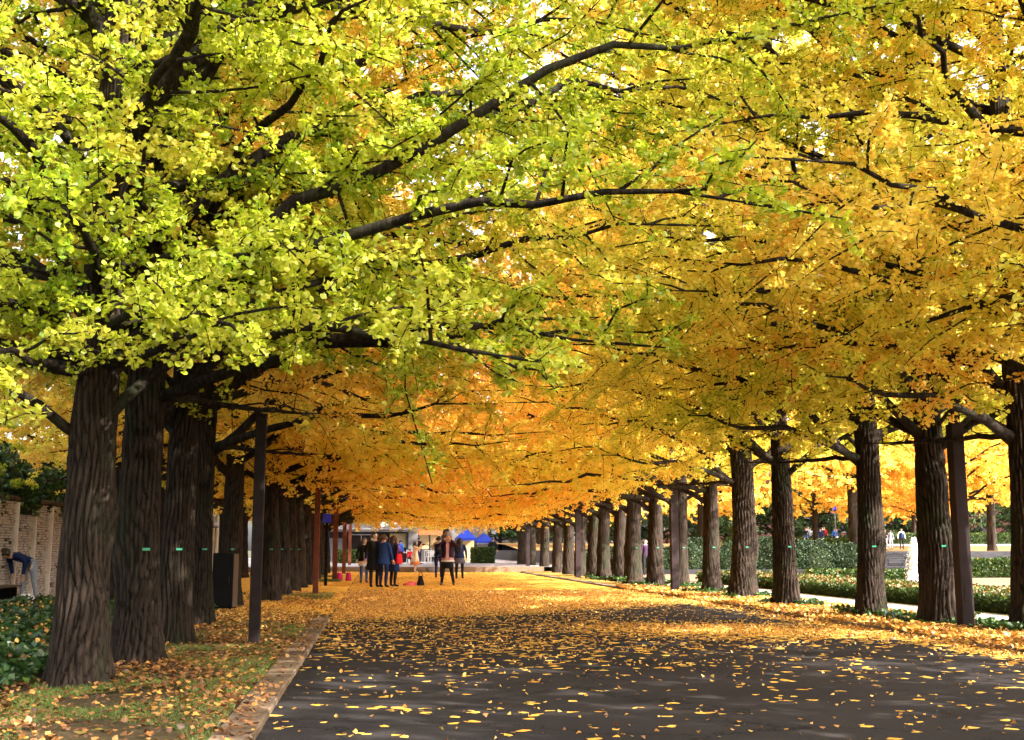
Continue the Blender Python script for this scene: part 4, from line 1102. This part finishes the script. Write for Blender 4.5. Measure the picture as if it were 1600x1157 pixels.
    if coat:
        for cc in (coat if isinstance(coat, list) else [coat]):
            zh, hr, col, zt = cc[:4]; opn = cc[4] if len(cc) > 4 else None
            prof = [(1.395, .085, .07), (1.375, .15, .095), (1.32, .178, .112), (1.22, .170, .125), (1.06, .142, .115), (.92, .165, .135), (.75, .165, .14), (0.0, 0, 0)]
            zs = [zt] + [p[0] for p in prof if zh < p[0] < zt] + [zh]
            rings = []
            def prat(zq):
                for (za, ax, ay), (zb, bx, by) in zip(prof, prof[1:]):
                    if zb <= zq <= za:
                        if zb == 0.0: bx, by = ax * 1.0, ay * 1.0
                        f_ = (za - zq) / (za - zb + 1e-9); return ax + (bx - ax) * f_, ay + (by - ay) * f_
                return prof[0][1:]
            for zq in sorted(zs, reverse=True):
                rx, ry = prat(zq)
                if zq < .92:
                    f_ = (.92 - zq) / max(.01, .92 - zh); rx = .165 + (hr - .165) * f_; ry = .135 + (hr * .8 - .135) * f_
                extra = cc[5] if len(cc) > 5 else 0
                rings.append([tuple(hpos(p)) for p in ell(0, .0, zq, rx + extra, ry + extra, 24, .035 if zq < 1.0 else .01, 7, zq * 3)])
            mb = MB(); n_ = 24
            Vv = [p for r in rings for p in r]; Ff = []
            for r in range(len(rings) - 1):
                for i in range(n_):
                    j = (i + 1) % n_
                    if opn and i in (17, 18): continue
                    Ff.append((r * n_ + j, r * n_ + i, (r + 1) * n_ + i, (r + 1) * n_ + j))
            mb.add(Vv, Ff)
            oo = mb.build(cc[6] if len(cc) > 6 else 'coat', col, t, True)
            sm = oo.modifiers.new('thickness', 'SOLIDIFY'); sm.thickness = .008
    return t

BLK = cloth((.012, .012, .014)); NAVY = cloth((.015, .03, .11)); BLUE = cloth((.02, .055, .20)); DENIM = cloth((.04, .08, .2)); WHT = cloth((.75, .75, .76))
CREAM = cloth((.72, .58, .42)); PINK = cloth((.72, .42, .46)); PLUM = cloth((.035, .015, .04)); RED = cloth((.62, .02, .03)); RUSTC = cloth((.5, .17, .06))
GREY = cloth((.36, .37, .42)); LDEN = cloth((.35, .4, .48)); BRIGHT = cloth((.03, .16, .62)); PURP = cloth((.08, .03, .2)); BROWNS = cloth((.1, .06, .04))
# group standing at the left of the avenue
person(-.36, 42.5, .25, 1.60, 'woman with long dark hair, black cardigan, white skirt and jeans, facing the camera', BLK, DENIM, BROWNS, arms=(((.22, -.02, 1.12), (.14, -.2, 1.0)), ((-.24, 0, 1.1), (-.25, -.06, .86))), hair=HAIRB, hairlen=.34,
       coat=[(.62, .19, WHT, 1.12, None, .0, 'skirt'), (.80, .19, BLK, 1.395, 1, .012, 'cardigan')])
person(-.0, 37.7, .35, 1.73, 'man in a long black coat with purple scarf at the left of the talking group', BLK, BLK, BLK, hair=HAIRB, feet=((.1, .03), (-.1, -.05)), coat=[(.52, .22, BLK, 1.395, None, .015, 'coat'), (1.33, .1, PURP, 1.45, None, -.06, 'scarf')])
person(.30, 37.5, 2.5, 1.66, 'person with short brown hair in a blue jacket, back turned, in the talking group', BLUE, NAVY, BLK, hair=HAIRR, arms=(((.24, -.05, 1.1), (.2, -.14, .88)), ((-.24, 0, 1.1), (-.26, -.06, .86))), coat=(.72, .2, BLUE, 1.395, None, .012, 'jacket'))
person(.62, 38.2, 2.2, 1.63, 'woman in a dark blue coat with long reddish hair and a red shoulder bag', NAVY, BLK, BLK, hair=HAIRR, hairlen=.40, coat=(.50, .21, NAVY, 1.395, None, .012, 'coat'))
person(2.14, 63.6 - 2.2, 1.35, 1.62, 'woman in a cream patterned dress raising a phone to her face', CREAM, SKIN, CREAM, hair=HAIRB, hairlen=.3, bare_legs=True, arms=(((.19, -.2, 1.2), (.08, -.28, 1.44)), ((-.19, -.2, 1.2), (-.07, -.28, 1.44))),
       coat=[(.52, .27, CREAM, 1.395, None, .0, 'dress'), (.40, .30, RUSTC, .56, None, .012, 'hem_band')])
person(2.72, 49.6, 2.9, 1.74, 'man in a white shirt and dark vest with a black backpack, back to the camera', WHT, NAVY, BLK, hair=HAIRB, sleeve=WHT, arms=(((.26, -.08, 1.12), (.2, -.24, 1.2)), ((-.26, -.05, 1.12), (-.22, -.2, 1.1))), coat=(.88, .18, NAVY, 1.36, None, .0, 'vest'))
person(2.46, 39.3, -.12, 1.70, 'woman in a grey beanie and open plum jacket over pink, hands at her face', PINK, BLK, BROWNS, sleeve=PLUM, hair=HAIRF, hairlen=.16, feet=((.17, .0), (-.17, .0)), knees=((.11, -.06, .48), (-.13, -.03, .48)),
       arms=(((.30, -.1, 1.24), (.09, -.2, 1.47)), ((-.30, -.1, 1.24), (-.09, -.2, 1.47))), coat=[(.80, .175, PINK, 1.395, None, .0, 'shirt'), (.76, .185, WHT, .81, None, .006, 'shirt_hem'), (.55, .17, BLK, .78, None, -.004, 'shorts'), (.9, .2, PLUM, 1.395, 1, .02, 'jacket')])
# the beanie rides on that head
bn = [o for o in COL.objects if o.name.startswith('person') and 'beanie' in str(o.get('label', ''))][0]
MB().loft([ell(0, .006, 1.60, .114, .128, 16), ell(0, .006, 1.635, .116, .130, 16), ell(0, .008, 1.69, .10, .114, 16), ell(0, .012, 1.735, .065, .075, 16), ell(0, .015, 1.75, .015, .02, 16)]).build('beanie', GREY, bn, True)
person(3.50, 48.2, 2.95, 1.66, 'woman with very long black hair in a navy top and patterned short dress, back turned', NAVY, BLK, BLK, hair=HAIRB, hairlen=.52, coat=[(.62, .23, cloth((.10, .10, .14)), 1.1, None, .0, 'dress'), (.84, .19, NAVY, 1.395, None, .012, 'top')], feet=((.1, .05), (-.11, -.03)))
person(8.0, 79.0, 2.8, 1.72, 'person in a long black coat standing alone before the far right trunks', BLK, BLK, BLK, z=.27, hair=HAIRB, coat=(.55, .2, BLK, 1.395, None, .01, 'coat'))
person(1.66, 74.5, 2.2, 1.52, 'child in a bright blue jacket with a backpack walking on the plaza', BRIGHT, BLK, WHT, z=.27, hair=HAIRB, feet=((.1, .2), (-.1, -.18)), coat=(.85, .17, BRIGHT, 1.395, None, .005, 'jacket'))
person(2.40, 79.4, 2.7, 1.35, 'child in a red jacket sitting at a white table on the plaza', RED, BLK, BLK, z=.27, hair=HAIRB, sit=True, feet=((.1, -.42), (-.1, -.42)), knees=((.1, -.42, .46), (-.1, -.42, .46)))
person(2.80, 72.8, 1.2, 1.70, 'person in dark clothes standing behind the woman in the cream dress', BLK, NAVY, BLK, z=.27, hair=HAIRB, arms=(((.2, -.15, 1.15), (.1, -.3, 1.2)), ((-.24, 0, 1.1), (-.25, -.06, .86))))
person(3.75, 76.6, 0.1, 1.62, 'seated person in dark jacket and white shirt at the stall table', BLK, BLK, BLK, z=.27, hair=HAIRB, sit=True, feet=((.1, -.4), (-.1, -.4)), knees=((.1, -.4, .46), (-.1, -.4, .46)), coat=(.95, .16, WHT, 1.39, None, -.02, 'shirt') )
person(-7.72, 27.5, -0.6, 1.72, 'man bending down against the stone wall in navy top and pale jeans', NAVY, LDEN, BLK, hair=HAIRB, bend=1.35, arms=(((.2, -.12, 1.18), (.15, -.34, 1.12)), ((-.2, -.12, 1.18), (-.15, -.34, 1.12))), feet=((.1, .1), (-.1, -.08)))
# people in the garden beyond the right row
def far(x, y, rz, h, lb, a, b, z, **kw):
    person(x, y, rz, h, lb, a, b, BLK, z=z, hair=HAIRB, group='people strolling in the garden', hand_detail=False, **kw)
far(41.0, 90, .2, 1.72, 'man in a black jacket and grey trousers looking at his phone on the terrace', BLK, GREY, 1.1, arms=(((.24, -.06, 1.12), (.06, -.26, 1.14)), ((-.24, -.06, 1.12), (-.06, -.26, 1.14))))
far(44.7, 97, .1, 1.66, 'person in pale clothes behind the terrace hedge, left of the vest wearer', LDEN, GREY, 1.2)
far(45.7, 97, -.2, 1.78, 'man in a dark vest over white sleeves behind the terrace hedge', NAVY, BLK, 1.2, sleeve=WHT)
far(47.4, 97, -.5, 1.6, 'person in a purple jacket beside the fountain jet top', PURP, BLK, 1.2)
far(59.3, 107, 1.5, 1.75, 'person in a blue grey jacket striding along the far white path', cloth((.06, .1, .18)), BLK, 1.62, feet=((.1, .3), (-.1, -.28)))
for i, (x, cA, cB, lb) in enumerate([(32.0, BLK, DENIM, 'person in black at the left end of the garden group'), (33.0, LDEN, NAVY, 'person in a pale blue top in the garden group'), (34.0, WHT, BLK, 'person in a white top in the garden group'),
                                     (34.8, NAVY, NAVY, 'person in all navy in the garden group'), (36.2, BLK, BLK, 'person in all black left of the red coat in the garden group'), (37.1, RED, BLK, 'person in a red top in the garden group'),
                                     (38.9, BRIGHT, BLK, 'person in a bright blue top right of the red one in the garden group'), (39.6, BLK, WHT, 'person in a black jacket and white trousers at the right end of the garden group')]):
    far(40.3 + i * .47, 105.5 + (i % 3) * .7, .4 * math.sin(i * 2), 1.6 + .12 * math.sin(i * 1.7), lb, cA, cB, 1.60)
far(12.6, 53.5, .4, 1.65, 'person in a plum coat seen between the far right trunks', PLUM, BLK, 0)

bpy.context.view_layer.update()
dg = bpy.context.evaluated_depsgraph_get()
new = []
for (o, V, E, Z, zones) in todo:
    me = bpy.data.meshes.new_from_object(o.evaluated_get(dg), depsgraph=dg)
    new.append(me)
for (o, V, E, Z, zones), me in zip(todo, new):
    o.modifiers.clear(); o.data = me; me.name = 'body'
    keys = list(zones); me.materials.clear()
    for k in keys: me.materials.append(zones[k])
    nf = len(me.polygons); c = np.empty(nf * 3); me.polygons.foreach_get('center', c); c = c.reshape(-1, 3)
    A = np.array([V[a] for a, b in E]); Bq = np.array([V[b] for a, b in E]); zz = [Z[b] for a, b in E]
    ab = Bq - A; t_ = np.clip(((c[:, None] - A[None]) * ab[None]).sum(-1) / ((ab ** 2).sum(-1)[None] + 1e-9), 0, 1)
    dist = np.linalg.norm(c[:, None] - (A[None] + ab[None] * t_[..., None]), axis=-1)
    near = dist.argmin(1)
    me.polygons.foreach_set('material_index', np.array([keys.index(zz[i]) for i in near], dtype=np.int32))
    me.polygons.foreach_set('use_smooth', [True] * nf)
    me.update()

# bags, phones and belongings
def bag(x, y, z, rz, w, d, h, mat, label, strap=0.0, name='handbag', cat='bag', group=None, taper=.8):
    t = thing(name, label, cat, (x, y, z), rz, group)
    MB().loft([ell(0, 0, 0, w * .42, d * .42, 14), ell(0, 0, h * .12, w * .5, d * .5, 14, .03), ell(0, 0, h * .5, w * .5 * (.5 + taper / 2), d * .46, 14, .04), ell(0, 0, h * .88, w * .5 * taper, d * .3, 14, .05), ell(0, 0, h, w * .4 * taper, d * .16, 14)]).build('pouch', mat, t, True)
    if strap:
        MB().tube([(-w * .3, 0, h * .9), (-w * .16, 0, h + strap * .7), (0, 0, h + strap), (w * .16, 0, h + strap * .7), (w * .3, 0, h * .9)], .012, 6).build('strap', mat, t, True)
    return t
bag(.80, 37.95, .74, 1.0, .36, .18, .32, RED, 'red shoulder bag hanging from the woman in the dark blue coat', .36)
bag(-.24, 42.2, .76, .3, .26, .12, .22, cloth((.02, .06, .6)), 'bright blue handbag held by the woman in the black cardigan', .1)
bag(1.56, 39.4, 0.0, .2, .27, .18, .32, BLK, 'black bag standing on the leaf covered road between the groups', .12, taper=.5)
t = thing('folded_cloth', 'crumpled red and pink cloth lying on the leaves beside the black bag', 'cloth', (1.2, 39.4, 0), .2)
MB().loft([ell(0, 0, 0, .22, .15, 18, .1, 5), ell(0, 0, .06, .2, .13, 18, .15, 4, 1), ell(.02, 0, .11, .12, .08, 18, .2, 3, 2), ell(.03, 0, .13, .04, .03, 18)]).build('folds', cloth((.75, .12, .14)), t, True)
bag(-1.33 + .05, 44.4, 0.03, .1, .24, .2, .3, cloth((.55, .03, .12)), 'left one of two crimson bags beside the rusty post', .06, group='crimson bags by the post')
bag(-.95, 44.5, 0.03, -.2, .24, .2, .3, cloth((.55, .03, .12)), 'right one of two crimson bags beside the rusty post', .06, group='crimson bags by the post')
bag(2.74, 49.44, 1.0, 0, .30, .17, .42, BLK, 'black backpack worn by the man in the white shirt', 0, 'backpack', taper=.9)
bag(1.62, 74.33, 1.08, .4, .30, .2, .32, BRIGHT, 'blue backpack worn by the child on the plaza', 0, 'backpack', taper=.9)
bag(-7.35, 26.1, 0.0, .3, .35, .2, .26, WHT, 'white bag on the ground in front of the wooden bench', .05)
